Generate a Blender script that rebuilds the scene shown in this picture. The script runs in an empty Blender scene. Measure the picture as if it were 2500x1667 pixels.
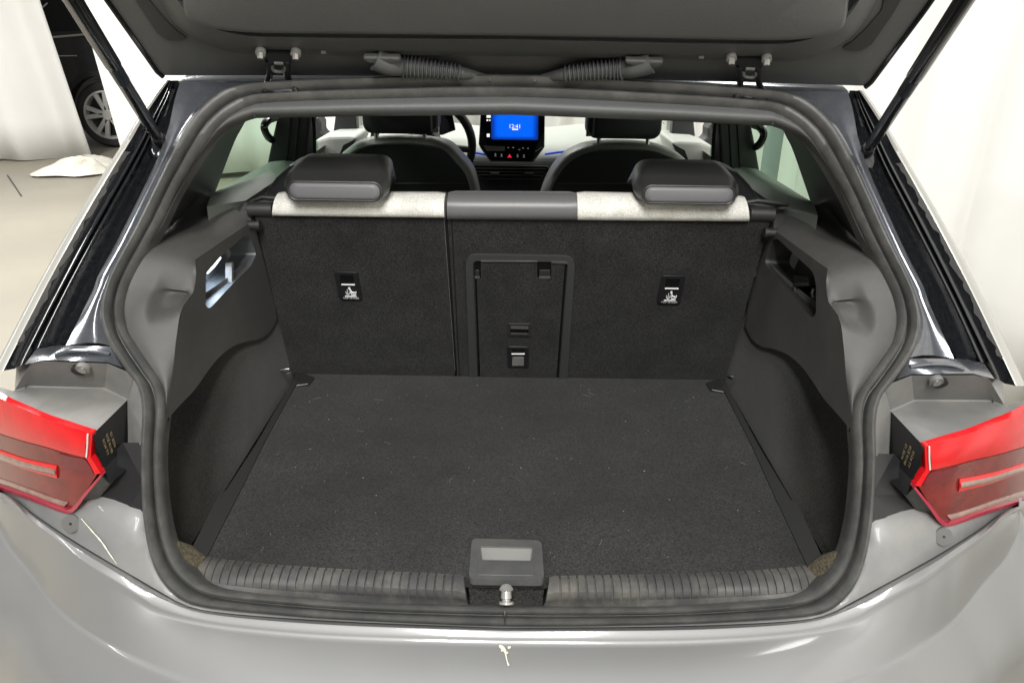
import bpy, bmesh, random
from math import *
from mathutils import Vector, Matrix
from mathutils.geometry import delaunay_2d_cdt
random.seed(7)
sc = bpy.context.scene
COL = sc.collection

# ------------------------------------------------------------------ camera
PITCH, ROLL, FPX = radians(23), radians(.85), 1849.5
CAM = Vector((.003, 0, 1.52))
FWD = Vector((0, cos(PITCH), -sin(PITCH))); UP0 = Vector((0, sin(PITCH), cos(PITCH))); RI0 = Vector((1, 0, 0))
cd = bpy.data.cameras.new('camera'); cam = bpy.data.objects.new('camera', cd); COL.objects.link(cam)
cd.sensor_width = 36; cd.lens = 36 * FPX / 2500; cd.clip_start = .02; cd.clip_end = 200
Rx = cos(ROLL) * RI0 + sin(ROLL) * UP0; Ux = -sin(ROLL) * RI0 + cos(ROLL) * UP0
m4 = Matrix.Identity(4)
for i in range(3):
    m4[i][0] = Rx[i]; m4[i][1] = Ux[i]; m4[i][2] = -FWD[i]; m4[i][3] = CAM[i]
cam.matrix_world = m4
sc.camera = cam

# ------------------------------------------------------------------ world and lamps
w = bpy.data.worlds.new('World'); sc.world = w; w.use_nodes = True
bg = w.node_tree.nodes['Background']; bg.inputs[0].default_value = (1, .995, .98, 1); bg.inputs[1].default_value = .21
sc.view_settings.view_transform = 'Standard'; sc.view_settings.look = 'None'
sc.view_settings.exposure = 0; sc.view_settings.gamma = 1
sc.cycles.max_bounces = 8; sc.cycles.transparent_max_bounces = 12
sc.cycles.use_denoising = True; sc.cycles.sample_clamp_indirect = 6

def ceiling_lamp(x, y, sx, sy, p, z=3.6):
    l = bpy.data.lights.new('ceiling_lamp', 'AREA'); l.shape = 'RECTANGLE'; l.size = sx; l.size_y = sy
    l.energy = p; l.color = (1, .985, .955)
    o = bpy.data.objects.new('ceiling_lamp', l); COL.objects.link(o); o.location = (x, y, z)
for x, y, p in ((-.3, -2.0, 190), (.3, -2.0, 190), (-2.2, 2.6, 120), (1.2, 2.6, 55), (-4.6, .4, 130), (-4.6, 5, 225), (-1.0, 6.2, 150)):
    ceiling_lamp(x, y, .35, 2.6, p)

# ------------------------------------------------------------------ unprojection: photo pixel (2500 wide) -> point on a real surface
def ray(u, v):
    dx, dy = u - 1250, v - 833.5
    c, s = cos(ROLL), sin(ROLL)
    return FWD * FPX + RI0 * (dx * c + dy * s) - UP0 * (-dx * s + dy * c)
def atY(q, y): d = ray(*q); return CAM + d * ((y - CAM.y) / d.y)
def atZ(q, z): d = ray(*q); return CAM + d * ((z - CAM.z) / d.z)
def atX(q, x): d = ray(*q); return CAM + d * ((x - CAM.x) / d.x)
def atP(q, p, n):
    d = ray(*q); return CAM + d * ((Vector(p) - CAM).dot(n) / d.dot(n))
FP = [(-1, .7), (.3, .80), (.60, .86), (.66, .885), (.70, .905), (.80, .945), (.90, .985), (1.0, 1.05), (1.1, 1.13), (1.2, 1.215), (1.3, 1.30), (1.4, 1.39), (1.43, 1.42), (1.55, 1.53), (2, 2)]
def Fz(z):
    for (a, b), (c, d) in zip(FP, FP[1:]):
        if z <= c: return b + (d - b) * (z - a) / (c - a)
    return 2
def atF(q, off=0):                      # on the side profile of the tailgate opening, moved by off along the car
    lo, hi = .3, 3
    for _ in range(40):
        m = (lo + hi) / 2; p = atY(q, m)
        if p.y - off - Fz(p.z) < 0: lo = m
        else: hi = m
    return atY(q, lo)
def atFc(q, off=0):                     # the same profile, wrapping round the corner of the car
    lo, hi = .3, 3
    for _ in range(40):
        m = (lo + hi) / 2; p = atY(q, m)
        if p.y - off - Fz(p.z) - 1.1 * max(0, abs(p.x) - .60) ** 1.35 < 0: lo = m
        else: hi = m
    return atY(q, lo)
SA = radians(19.6); SPT = Vector((0, 1.665, .72)); SN = Vector((0, cos(SA), sin(SA)))
def atS(q, off=0): return atP(q, SPT - SN * off, SN)    # on the rear face of the seat back; off = out towards the boot

def lerp(a, b, t): return a + (b - a) * t
def crom(pts, n, closed=False):
    pts = [Vector(p) for p in pts]; N = len(pts); out = []
    rng = range(N if closed else N - 1)
    for i in rng:
        g = (lambda k: pts[k % N]) if closed else (lambda k: pts[max(0, min(N - 1, k))])
        p0, p1, p2, p3 = g(i - 1), g(i), g(i + 1), g(i + 2)
        for k in range(n):
            t = k / n
            out.append(.5 * ((2 * p1) + (p2 - p0) * t + (2 * p0 - 5 * p1 + 4 * p2 - p3) * t * t + (3 * p1 - p0 - 3 * p2 + p3) * t ** 3))
    if not closed: out.append(pts[-1])
    return out
def resample(pts, n):
    pts = [Vector(p) for p in pts]; L = [0]
    for a, b in zip(pts, pts[1:]): L.append(L[-1] + (b - a).length)
    out = []; j = 0
    for k in range(n):
        s = L[-1] * k / (n - 1)
        while j < len(L) - 2 and L[j + 1] < s: j += 1
        out.append(pts[j].lerp(pts[j + 1], 0 if L[j + 1] == L[j] else (s - L[j]) / (L[j + 1] - L[j])))
    return out
def px(pts, n): return [(p.x, p.y) for p in crom([(a, b, 0) for a, b in pts], n)]

# ------------------------------------------------------------------ materials
MATS = {}
def mat(name, col, rough=.5, metal=0, coat=0, bump=0, bscale=200, var=0, vscale=6, dust=None, dscale=9, damt=.5, spec=.5, emit=0, sheen=0, speck=None, trans=0, coat_r=.06, grain=.25):
    m = bpy.data.materials.new(name); m.use_nodes = True; nt = m.node_tree; b = nt.nodes['Principled BSDF']
    col = tuple(col) if not isinstance(col, (int, float)) else (col, col, col)
    b.inputs['Base Color'].default_value = (*col, 1); b.inputs['Roughness'].default_value = rough
    b.inputs['Metallic'].default_value = metal; b.inputs['Coat Weight'].default_value = coat; b.inputs['Coat Roughness'].default_value = coat_r
    b.inputs['Specular IOR Level'].default_value = spec
    if sheen: b.inputs['Sheen Weight'].default_value = sheen; b.inputs['Sheen Roughness'].default_value = .5
    if emit: b.inputs['Emission Color'].default_value = (*col, 1); b.inputs['Emission Strength'].default_value = emit
    if trans: b.inputs['Transmission Weight'].default_value = trans
    tc = nt.nodes.new('ShaderNodeTexCoord'); mp = nt.nodes.new('ShaderNodeNewGeometry')
    P = mp.outputs['Position']
    last = None
    def noise(scale, det=3, rgh=.6):
        n = nt.nodes.new('ShaderNodeTexNoise'); n.inputs['Scale'].default_value = scale; n.inputs['Detail'].default_value = det
        n.inputs['Roughness'].default_value = rgh; nt.links.new(P, n.inputs['Vector']); return n.outputs['Fac']
    def ramp(src, a, c):
        r = nt.nodes.new('ShaderNodeMapRange'); r.inputs['From Min'].default_value = a; r.inputs['From Max'].default_value = c
        nt.links.new(src, r.inputs['Value']); return r.outputs['Result']
    def mix(f, A, B):
        x = nt.nodes.new('ShaderNodeMix'); x.data_type = 'RGBA'
        nt.links.new(f, x.inputs['Factor'])
        for inp, v in (('A', A), ('B', B)):
            s = [i for i in x.inputs if i.name == inp and i.type == 'RGBA'][0]
            if hasattr(v, 'is_output'): nt.links.new(v, s)
            else: s.default_value = (*v, 1)
        return [o for o in x.outputs if o.type == 'RGBA'][0]
    if var:
        last = mix(ramp(noise(vscale, 5), .3, .7), tuple(c * (1 - var) for c in col), tuple(c * (1 + var) for c in col))
        if bump:
            last2 = mix(ramp(noise(bscale, 2), .3, .7), (1 - grain,) * 3, (1 + grain * 1.1,) * 3)
            x = nt.nodes.new('ShaderNodeMix'); x.data_type = 'RGBA'; x.blend_type = 'MULTIPLY'; x.inputs[0].default_value = 1
            nt.links.new(last, x.inputs[6]); nt.links.new(last2, x.inputs[7]); last = x.outputs[2]
    if dust:
        f = nt.nodes.new('ShaderNodeMath'); f.operation = 'MULTIPLY'; f.inputs[1].default_value = damt
        nt.links.new(ramp(noise(dscale, 6, .65), .42, .72), f.inputs[0])
        last = mix(f.outputs[0], last if last else col, dust)
    if speck:
        vo = nt.nodes.new('ShaderNodeTexVoronoi'); vo.inputs['Scale'].default_value = speck[0]; nt.links.new(P, vo.inputs['Vector'])
        a = ramp(vo.outputs['Distance'], speck[1], speck[1] * .6)
        sep = nt.nodes.new('ShaderNodeSeparateColor'); nt.links.new(vo.outputs['Color'], sep.inputs[0])
        c = ramp(sep.outputs[0], 1 - speck[2], 1 - speck[2] + .001)
        mu = nt.nodes.new('ShaderNodeMath'); mu.operation = 'MULTIPLY'; nt.links.new(a, mu.inputs[0]); nt.links.new(c, mu.inputs[1])
        last = mix(mu.outputs[0], last if last else col, speck[3])
    if last: nt.links.new(last, b.inputs['Base Color'])
    if bump:
        bn = nt.nodes.new('ShaderNodeBump'); bn.inputs['Strength'].default_value = bump; bn.inputs['Distance'].default_value = .002
        nt.links.new(noise(bscale, 2), bn.inputs['Height']); nt.links.new(bn.outputs[0], b.inputs['Normal'])
    MATS[name] = m; return m

paint = mat('grey_paint', (.178, .180, .180), .46, .14, .75, var=.04, vscale=3, coat_r=.10)
panel_paint = mat('panel_paint', (.175, .177, .176), .5, .08, .15, var=.05, vscale=4, dust=(.30, .29, .26), dscale=14, damt=.3)
paint_gloss = mat('dark_gloss_paint', (.006, .0065, .008), .12, .0, .6, dust=(.18, .19, .21), dscale=150, damt=.05)
paint_slope = mat('metallic_flange_paint', (.085, .092, .105), .20, .5, 1, dust=(.30, .30, .31), dscale=60, damt=.12)
edge_paint = mat('edge_paint', (.33, .325, .30), .3, .1, .6)
rubber = mat('dusty_rubber', (.058, .059, .058), .42, dust=(.17, .165, .148), dscale=24, damt=.4, bump=.25, bscale=900)
trimp = mat('trim_plastic', (.058, .058, .056), .50, dust=(.135, .128, .115), dscale=5, damt=.45, bump=.35, bscale=1100)
trimd = mat('dark_trim_plastic', (.022, .022, .022), .45, bump=.3, bscale=1100, var=.1)
gate_m = mat('gate_plastic', (.070, .073, .073), .5, bump=.2, bscale=900, var=.08)
gate_in = mat('gate_panel_plastic', (.100, .104, .103), .55, bump=.25, bscale=900, var=.06, vscale=4)
frame_m = mat('frame_plastic', (.042, .043, .043), .42, bump=.2, bscale=900)
plug_m = mat('plug_rubber', (.105, .105, .102), .55)
strip_m = mat('strip_plastic', (.020, .020, .020), .7, bump=.2, bscale=900)
gloss_blk = mat('gloss_black', (.006, .006, .007), .18)
matt_blk = mat('matt_black', (.012, .012, .013), .42)
bracket_m = mat('bracket_plastic', (.125, .125, .123), .5, dust=(.24, .23, .205), dscale=7, damt=.6, bump=.2, bscale=900)
carpet = mat('boot_carpet', (.0165, .0165, .0160), .95, grain=.85, bump=.2, bscale=330, var=.38, vscale=5, sheen=.2, spec=.15, speck=(38, .028, .30, (.42, .40, .36)))
carpet_s = mat('side_carpet', (.016, .016, .0152), .95, grain=.8, bump=.2, bscale=330, var=.32, vscale=7, sheen=.15, spec=.15, dust=(.05, .045, .033), dscale=6, damt=.4)
carpet_b = mat('seat_carpet', (.0165, .0165, .0165), .95, grain=.8, bump=.2, bscale=330, var=.32, vscale=12, sheen=.15, spec=.15, speck=(30, .022, .10, (.3, .29, .27)))
dusty_carpet = mat('dusty_carpet', (.055, .048, .033), .95, bump=1, bscale=500, var=.5, vscale=180, dust=(.22, .18, .10), dscale=240, damt=.7)
sill_m = mat('sill_plastic', (.048, .048, .048), .5, dust=(.17, .16, .135), dscale=16, damt=.55, bump=.2, bscale=900)
fabric = mat('pale_fabric', (.67, .662, .615), .9, var=.14, vscale=28, bump=.4, bscale=420, dust=(.42, .40, .34), dscale=8, damt=.45)
vinyl = mat('grey_vinyl', (.12, .12, .122), .38, bump=.12, bscale=700)
leather = mat('black_leather', (.026, .026, .026), .42, bump=.18, bscale=800)
leather_g = mat('slate_leather', (.13, .13, .137), .45, bump=.12, bscale=800)
seat_rim = mat('seat_rim_leather', (.17, .175, .16), .5, bump=.1, bscale=700)
seat_blk = mat('seat_shell', (.010, .013, .013), .55, bump=.1, bscale=700)
chrome = mat('bright_steel', (.75, .74, .70), .22, 1)
steel_m = mat('worn_steel', (.36, .355, .34), .32, .45, dust=(.2, .19, .17), dscale=90, damt=.6)
bar_m = mat('bright_bar', (.66, .66, .64), .35, .2)
handle_m = mat('handle_plastic', (.062, .063, .064), .5, bump=.2, bscale=900, dust=(.11, .105, .095), dscale=18, damt=.5)
recess_m = mat('recess_plastic', (.15, .15, .14), .5)
steel_d = mat('dark_steel', (.10, .10, .10), .32, .8)
white_p = mat('white_print', (.8, .8, .8), .5)
dash_l = mat('dash_grey', (.50, .52, .48), .6, bump=.1, bscale=500)
dash_d = mat('dash_dark', (.02, .022, .022), .5)
door_g = mat('door_trim_green_grey', (.17, .195, .17), .55, bump=.1, bscale=500)
red_edge = mat('red_lens_edge', (.33, .022, .045), .16, 0, .4)
red_hi = mat('red_lens', (.58, .008, .012), .14, 0, .15, spec=.3, var=.12, vscale=30)
red_mid = mat('dark_red_lens', (.150, .016, .014), .14, 0, .15, spec=.35, var=.3, vscale=26)
red_pale = mat('clear_lens_band', (.23, .14, .115), .15, 0, .5, var=.25, vscale=60)
red_deep = mat('deep_red_lens', (.12, .006, .010), .16, 0, .3)
screen_b = mat('screen_blue', (.0, .10, .92), .4, emit=1.0)
_n = screen_b.node_tree; _t = _n.nodes.new('ShaderNodeTexCoord'); _s = _n.nodes.new('ShaderNodeSeparateXYZ'); _n.links.new(_t.outputs['Generated'], _s.inputs[0])
def _edge(o):                                   # the picture on the screen fades to dark blue at its borders
    a = _n.nodes.new('ShaderNodeMath'); a.operation = 'SUBTRACT'; a.inputs[1].default_value = .5; _n.links.new(o, a.inputs[0])
    b = _n.nodes.new('ShaderNodeMath'); b.operation = 'ABSOLUTE'; _n.links.new(a.outputs[0], b.inputs[0])
    r = _n.nodes.new('ShaderNodeMapRange'); r.inputs['From Min'].default_value = .5; r.inputs['From Max'].default_value = .33; r.interpolation_type = 'SMOOTHSTEP'
    _n.links.new(b.outputs[0], r.inputs['Value']); return r.outputs['Result']
_m = _n.nodes.new('ShaderNodeMath'); _m.operation = 'MULTIPLY'; _n.links.new(_edge(_s.outputs[0]), _m.inputs[0]); _n.links.new(_edge(_s.outputs[2]), _m.inputs[1])
_x = _n.nodes.new('ShaderNodeMix'); _x.data_type = 'RGBA'; _x.inputs[6].default_value = (.001, .012, .12, 1); _x.inputs[7].default_value = (.0, .12, .92, 1)
_n.links.new(_m.outputs[0], _x.inputs[0]); _n.links.new(_x.outputs[2], _n.nodes['Principled BSDF'].inputs['Emission Color'])
screen_k = mat('screen_black', (.003, .003, .005), .08)
glow_w = mat('screen_white', (.9, .9, .9), .4, emit=1.0)
glow_r = mat('hazard_red', (.8, .02, .05), .4, emit=.9)
led = mat('boot_lamp_led', (.86, .93, 1.0), .4, emit=5)
blue_l = mat('blue_light_strip', (.01, .05, .5), .4, emit=.35)
pocket_m = mat('pocket_plastic', (.07, .075, .08), .45)
curtain_m = mat('white_curtain', (.84, .832, .80), .9, var=.03, vscale=1.5)
floor_m = mat('concrete_floor', (.285, .262, .212), .5, var=.12, vscale=1.1, dust=(.19, .175, .145), dscale=2.2, damt=.5)
rag_m = mat('white_cloth', (.74, .71, .62), .9, var=.1, vscale=12)
suv_p = mat('black_car_paint', (.014, .014, .016), .12, 0, 1)
tyre_m = mat('tyre', (.025, .024, .023), .8)
alloy = mat('alloy', (.66, .65, .62), .42, .4)
column_m = mat('grey_column', (.30, .34, .33), .7)
stain = mat('pale_stain', (.62, .60, .46), .6, var=.25, vscale=300)
scuff = mat('grey_scuff', (.070, .070, .067), .8)
lint_m = mat('pale_lint', (.34, .33, .30), .8)
brass = mat('print_gold', (.42, .33, .17), .5)
def glass(name, tint, gl=.08):
    m = bpy.data.materials.new(name); m.use_nodes = True; nt = m.node_tree; nt.nodes.remove(nt.nodes['Principled BSDF'])
    t = nt.nodes.new('ShaderNodeBsdfTransparent'); t.inputs[0].default_value = (*tint, 1)
    g = nt.nodes.new('ShaderNodeBsdfGlossy'); g.inputs[1].default_value = .02
    x = nt.nodes.new('ShaderNodeMixShader'); x.inputs[0].default_value = gl
    nt.links.new(t.outputs[0], x.inputs[1]); nt.links.new(g.outputs[0], x.inputs[2]); nt.links.new(x.outputs[0], nt.nodes['Material Output'].inputs[0]); return m
tint_g = glass('green_tinted_glass', (.46, .60, .49), .04)
clear_g = glass('clear_glass', (.93, .96, .93), .03)

# ------------------------------------------------------------------ mesh collector
class MB:
    def __init__(s): s.v = []; s.f = []
    def add(s, vs, fs):
        o = len(s.v); s.v += [Vector(p) for p in vs]; s.f += [[i + o for i in f] for f in fs]; return s
    def poly(s, pts): return s.add(pts, [list(range(len(pts)))])
    def holed(s, outer, holes=()):
        loops = [list(map(Vector, outer))] + [list(map(Vector, h)) for h in holes]; flat = [p for l in loops for p in l]
        nr = Vector()
        for a, b in zip(loops[0], loops[0][1:] + loops[0][:1]): nr += Vector(((a.y - b.y) * (a.z + b.z), (a.z - b.z) * (a.x + b.x), (a.x - b.x) * (a.y + b.y)))
        nr.normalize(); ex = nr.orthogonal().normalized(); ey = nr.cross(ex); c = flat[0]
        f2 = [Vector(((p - c).dot(ex), (p - c).dot(ey))) for p in flat]; ed = []; k = 0; l2 = []
        for l in loops:
            n = len(l); ed += [(k + i, k + (i + 1) % n) for i in range(n)]; l2.append(f2[k:k + n]); k += n
        vo, eo, fo, vi, _, _ = delaunay_2d_cdt(f2, ed, [], 0, 1e-7)
        def inside(q, pl):
            r = False
            for a, b in zip(pl, pl[1:] + pl[:1]):
                if (a.y > q.y) != (b.y > q.y) and q.x < (b.x - a.x) * (q.y - a.y) / (b.y - a.y) + a.x: r = not r
            return r
        vs = [flat[vi[k][0]] if vi[k] else c + ex * v.x + ey * v.y for k, v in enumerate(vo)]; fs = []
        for f in fo:
            q = (vo[f[0]] + vo[f[1]] + vo[f[2]]) / 3
            if inside(q, l2[0]) and not any(inside(q, h) for h in l2[1:]): fs.append(list(f))
        return s.add(vs, fs)
    def grid(s, rows, cu=False, cv=False):
        n = len(rows[0]); R = len(rows); vs = [p for r in rows for p in r]; fs = []
        for i in range(R - (0 if cv else 1)):
            for j in range(n - (0 if cu else 1)):
                a, b = i * n + j, i * n + (j + 1) % n; c, d = ((i + 1) % R) * n + (j + 1) % n, ((i + 1) % R) * n + j
                fs.append([a, b, c, d])
        return s.add(vs, fs)
    def prism(s, pts, vec, cap2=True):
        pts = [Vector(p) for p in pts]; n = len(pts); vec = Vector(vec)
        s.add(pts + [p + vec for p in pts], [list(range(n))] + ([list(range(2 * n - 1, n - 1, -1))] if cap2 else []) + [[i, i + n, (i + 1) % n + n, (i + 1) % n] for i in range(n)])
        return s
    def loft(s, loops, cap0=True, cap1=True):
        n = len(loops[0]); s.grid(loops, cu=True); o = len(s.v) - n * len(loops)
        if cap0: s.f.append([o + i for i in range(n)][::-1])
        if cap1: s.f.append([o + n * (len(loops) - 1) + i for i in range(n)])
        return s
    def box(s, c, sz, rot=None):
        c = Vector(c); h = Vector(sz) / 2
        vs = [Vector((x * h.x, y * h.y, z * h.z)) for x in (-1, 1) for y in (-1, 1) for z in (-1, 1)]
        if rot is not None: vs = [rot @ v for v in vs]
        return s.add([v + c for v in vs], [[0, 1, 3, 2], [4, 6, 7, 5], [0, 4, 5, 1], [2, 3, 7, 6], [0, 2, 6, 4], [1, 5, 7, 3]])
    def tube(s, path, r, n=10, cap=True):
        path = [Vector(p) for p in path]; rr = r if isinstance(r, (list, tuple)) else [r] * len(path); loops = []; prev = None
        for i, p in enumerate(path):
            t = (path[min(i + 1, len(path) - 1)] - path[max(i - 1, 0)]).normalized()
            if prev is None:
                a = Vector((0, 0, 1)) if abs(t.z) < .9 else Vector((1, 0, 0)); nx = t.cross(a).normalized()
            else: nx = (prev - t * prev.dot(t)).normalized()
            prev = nx; ny = t.cross(nx)
            loops.append([p + (nx * cos(2 * pi * k / n) + ny * sin(2 * pi * k / n)) * rr[i] for k in range(n)])
        return s.loft(loops, cap, cap)
    def cyl(s, a, b, r, n=16): return s.tube([a, b], r, n)

ORG = {}
def link(name, mb, m, parent=None, smooth=40, bevel=0, seg=2, merge=1e-5, sub=0):
    me = bpy.data.meshes.new(name); bm = bmesh.new()
    vs = [bm.verts.new(v) for v in mb.v]
    for f in mb.f:
        if len(set(f)) >= 3:
            try: bm.faces.new([vs[i] for i in f])
            except ValueError: pass
    bmesh.ops.remove_doubles(bm, verts=bm.verts, dist=merge)
    bmesh.ops.recalc_face_normals(bm, faces=bm.faces)
    c = sum((v.co for v in bm.verts), Vector()) / max(1, len(bm.verts))
    for v in bm.verts: v.co -= c
    bm.to_mesh(me); bm.free()
    if smooth:
        me.shade_smooth() if hasattr(me, 'shade_smooth') else None
        me.set_sharp_from_angle(angle=radians(smooth))
    me.materials.append(m)
    o = bpy.data.objects.new(name, me); COL.objects.link(o)
    if parent is not None: o.parent = parent; o.location = c - ORG[parent]
    else: o.location = c
    ORG[o] = c
    if bevel:
        b = o.modifiers.new('bevel', 'BEVEL'); b.width = bevel; b.segments = seg; b.limit_method = 'ANGLE'; b.angle_limit = radians(35)
        b.harden_normals = False
    if sub:
        d = o.modifiers.new('sub', 'SUBSURF'); d.levels = sub; d.render_levels = sub
    return o
def both(name, mb, m, parent=None, **k):        # the left part and its mirror image on the right of the car
    pl, pr = parent if isinstance(parent, tuple) else (parent, parent)
    r = MB(); r.v = [Vector((-v.x, v.y, v.z)) for v in mb.v]; r.f = [list(f) for f in mb.f]
    return link(name, mb, m, pl, **k), link(name, r, m, pr, **k)
def mir(p): return Vector((-p.x, p.y, p.z))
def empty(name, loc, label, cat, group=None):
    o = bpy.data.objects.new(name, None); COL.objects.link(o); o.location = loc; ORG[o] = Vector(loc); tag(o, label, cat, group); o.empty_display_size = .1; return o
def tag(o, label=None, cat=None, group=None, kind=None):
    if label: o['label'] = label
    if cat: o['category'] = cat
    if group: o['group'] = group
    if kind: o['kind'] = kind
    return o
def text_mb(txt, size, origin, xa, ya, depth=.0004, align='CENTER'):
    cu = bpy.data.curves.new('lettering', 'FONT'); cu.body = txt; cu.size = size; cu.align_x = align; cu.align_y = 'CENTER'; cu.resolution_u = 2
    t = bpy.data.objects.new('lettering', cu); COL.objects.link(t)
    me = bpy.data.meshes.new_from_object(t); mb = MB(); xa, ya = Vector(xa), Vector(ya)
    mb.add([Vector(origin) + xa * v.co.x + ya * v.co.y for v in me.vertices], [list(p.vertices) for p in me.polygons])
    bpy.data.objects.remove(t); bpy.data.curves.remove(cu); bpy.data.meshes.remove(me); return mb
def rrect(cx, cy, hw, hh, r, n=5):
    out = []
    for k, (sx, sy) in enumerate(((1, 1), (-1, 1), (-1, -1), (1, -1))):
        for i in range(n + 1):
            a = (k + i / n) * pi / 2
            out.append((cx + sx * (hw - r) + r * cos(a), cy + sy * (hh - r) + r * sin(a)))
    return out
def roundpoly(pts, r, n=4):                     # rounds the corners of a 2D polygon
    out = []; N = len(pts)
    for i in range(N):
        p0, p1, p2 = Vector(pts[i - 1]), Vector(pts[i]), Vector(pts[(i + 1) % N])
        a = p1 + (p0 - p1).normalized() * min(r, (p0 - p1).length * .45); b = p1 + (p2 - p1).normalized() * min(r, (p2 - p1).length * .45)
        for k in range(n + 1):
            t = k / n; q = a * (1 - t) ** 2 + p1 * 2 * t * (1 - t) + b * t * t; out.append(tuple(q))
    return out

# ================================================================== THE SETTING
g = MB().grid([[Vector((x, y, 0)) for x in (-40, -10, 0, 10, 40)] for y in (-40, -5, 5, 15, 60)])
tag(link('floor', g, floor_m, smooth=0), kind='structure')

def curtain(name, a, b, z0, z1, label, amp=.10, wl=.42, seed=0, thick=.012, slantL=0, slantR=0):
    a, b = Vector((*a, 0)), Vector((*b, 0)); d = (b - a); L = d.length; d.normalize(); n = Vector((-d.y, d.x, 0))
    rnd = random.Random(seed); ph = [rnd.uniform(0, 6.28) for _ in range(6)]; N = int(L / .035) + 2; rows = []
    for zi in range(9):
        t = zi / 8; row = []
        for i in range(N):
            s = L * i / (N - 1)
            k = 1 - .35 * t
            o = amp * k * (.55 * sin(s / wl * 6.283 + ph[0] + .4 * sin(s * 1.3 + ph[1])) + .3 * sin(s / wl * 3.7 + ph[2] + t * .8) + .15 * sin(s / wl * 11 + ph[3] + t))
            zz = z0 + (z1 - z0) * t + (1 - t) * .03 * sin(s * 2.1 + ph[4])
            sh = (slantL * (1 - s / L) + slantR * s / L) * t
            row.append(a + d * (s + sh) + n * o + Vector((0, 0, zz)))
        rows.append(row)
    m = MB().grid(rows); o = link(name, m, curtain_m)
    so = o.modifiers.new('thickness', 'SOLIDIFY'); so.thickness = thick
    return tag(o, label, 'curtain', 'white curtains hung round the hall')
pc = atZ((228, 384), 0); p0 = atZ((0, 425), 0)
curtain('curtain', (p0.x - 3.2, p0.y - .6), (pc.x, pc.y), .03, 3.3, 'white draped curtain at far left with its hem just above the floor', seed=1, slantR=-.40, amp=.12, wl=.6)
p1 = atY((302, 360), 7.6)
curtain('curtain', (p1.x, 7.6), (p1.x + 3.1, 7.9), .03, 3.3, 'narrow white curtain hanging between the black car wheel and the grey hatchback', seed=2, slantL=-.33, amp=.08, wl=.5)
curtain('curtain', (-2.6, 9.4), (3.2, 8.8), .03, 3.3, 'white curtain across the hall seen through the hatchback windscreen', seed=3)
curtain('curtain', (1.98, -3.2), (1.92, 9.2), .02, 3.3, 'long cream white curtain close along the right side of the hatchback', seed=4, amp=.11, wl=.62)
pcol = atX((1885, 370), 1.62)
cc = MB().cyl((pcol.x, pcol.y, 0), (pcol.x, pcol.y, 3.3), .055, 24)
tag(link('column', cc, column_m), 'grey round column seen through the right rear window', 'column')

# rag on the floor
pr_ = atZ((208, 420), 0); mb = MB(); rows = []
for i in range(15):
    r = .40 * i / 14; row = []
    for k in range(40):
        a = 2 * pi * k / 40; rr = r * (1 + .18 * sin(2 * a + .5) + .10 * sin(5 * a + 1))
        h = .13 * (1 - (i / 14) ** 2.5) * (.65 + .35 * sin(3 * a + 9 * r + 2)) + .03 * sin(7 * a + 22 * r) * (1 - i / 16) + .02
        row.append(Vector((pr_.x + rr * cos(a) * 1.0, pr_.y + rr * sin(a) * .95, max(.006, h))))
    rows.append(row)
mb.grid(rows, cu=True)
rg = link('rag', mb, rag_m); tag(rg, 'crumpled white cloth lying on the concrete floor below the curtain gap', 'cloth')
cab = [atZ(q, .006) for q in ((18, 428), (32, 448), (44, 466), (52, 478))]
tag(link('floor_cable', MB().tube(crom(cab, 6), .006, 6), matt_blk), 'thin black cable end lying on the floor under the left curtain', 'cable')

# black car behind the curtain
wc = atZ((272, 362), 0); wx, wy = wc.x + .02, wc.y + .14
suv = empty('parked_car', (wx + 1.3, wy + .9, 0), 'glossy black car with silver wheel showing in the gap between curtains', 'car')
prof = [(-.95, .30), (-.99, .60), (-.97, .95), (-.90, 1.18), (-.72, 1.66), (-.50, 1.88), (1.2, 1.98), (2.4, 1.90), (3.0, 1.3), (3.9, 1.15), (4.0, .35)]
prof = [(x, z) for x, z in prof]
arch = [(.46 * cos(a), .40 + .46 * sin(a)) for a in [pi - i * pi / 14 for i in range(15)]]
outl = prof + [(.46, .30)] + arch[::-1] + [(-.46, .30)]
mb = MB(); n = len(outl)
ys = [(0, .0), (-.03, .03), (-.03, 1.7)]
L0 = [Vector((wx + x * .985, wy - .14, z)) for x, z in outl]; L1 = [Vector((wx + x, wy - .08, z)) for x, z in outl]; L2 = [Vector((wx + x, wy + 1.6, z)) for x, z in outl]
mb.grid([L0, L1, L2], cu=True); mb.holed(L0)
body_s = link('body', mb, suv_p, suv, smooth=30)
t = MB(); loops = []
for rr, yy in ((.26, -.10), (.30, -.13), (.355, -.13), (.385, -.09), (.39, 0), (.385, .09)):
    loops.append([Vector((wx + rr * cos(2 * pi * k / 40), wy + yy, .39 + rr * sin(2 * pi * k / 40))) for k in range(40)])
t.grid(loops, cu=True)
wh = link('wheel', t, tyre_m, suv)
t = MB()
t.grid([[Vector((wx + r * cos(2 * pi * k / 40), wy + y, .39 + r * sin(2 * pi * k / 40))) for k in range(40)] for r, y in ((.285, -.125), (.262, -.128), (.255, -.09), (.25, .02))], cu=True)
for k in range(5):
    a = pi / 2 + 2 * pi * k / 5 + .2
    for s in (-.16, .16):
        p = [(r * cos(a + q), .39 + r * sin(a + q)) for r, q in ((.05, s - .5), (.262, s * 1.4 - .10), (.262, s * 1.4 + .10), (.05, s + .5))]
        t.prism([Vector((wx + x, wy - .125, z)) for x, z in p], (0, .03, 0))
t.cyl((wx, wy - .135, .39), (wx, wy, .39), .06, 20)
link('rim', t, alloy, wh, smooth=30)
t = MB().cyl((wx, wy - .05, .39), (wx, wy + .02, .39), .25, 30); link('brake_disc', t, matt_blk, wh)
t = MB()
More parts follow.
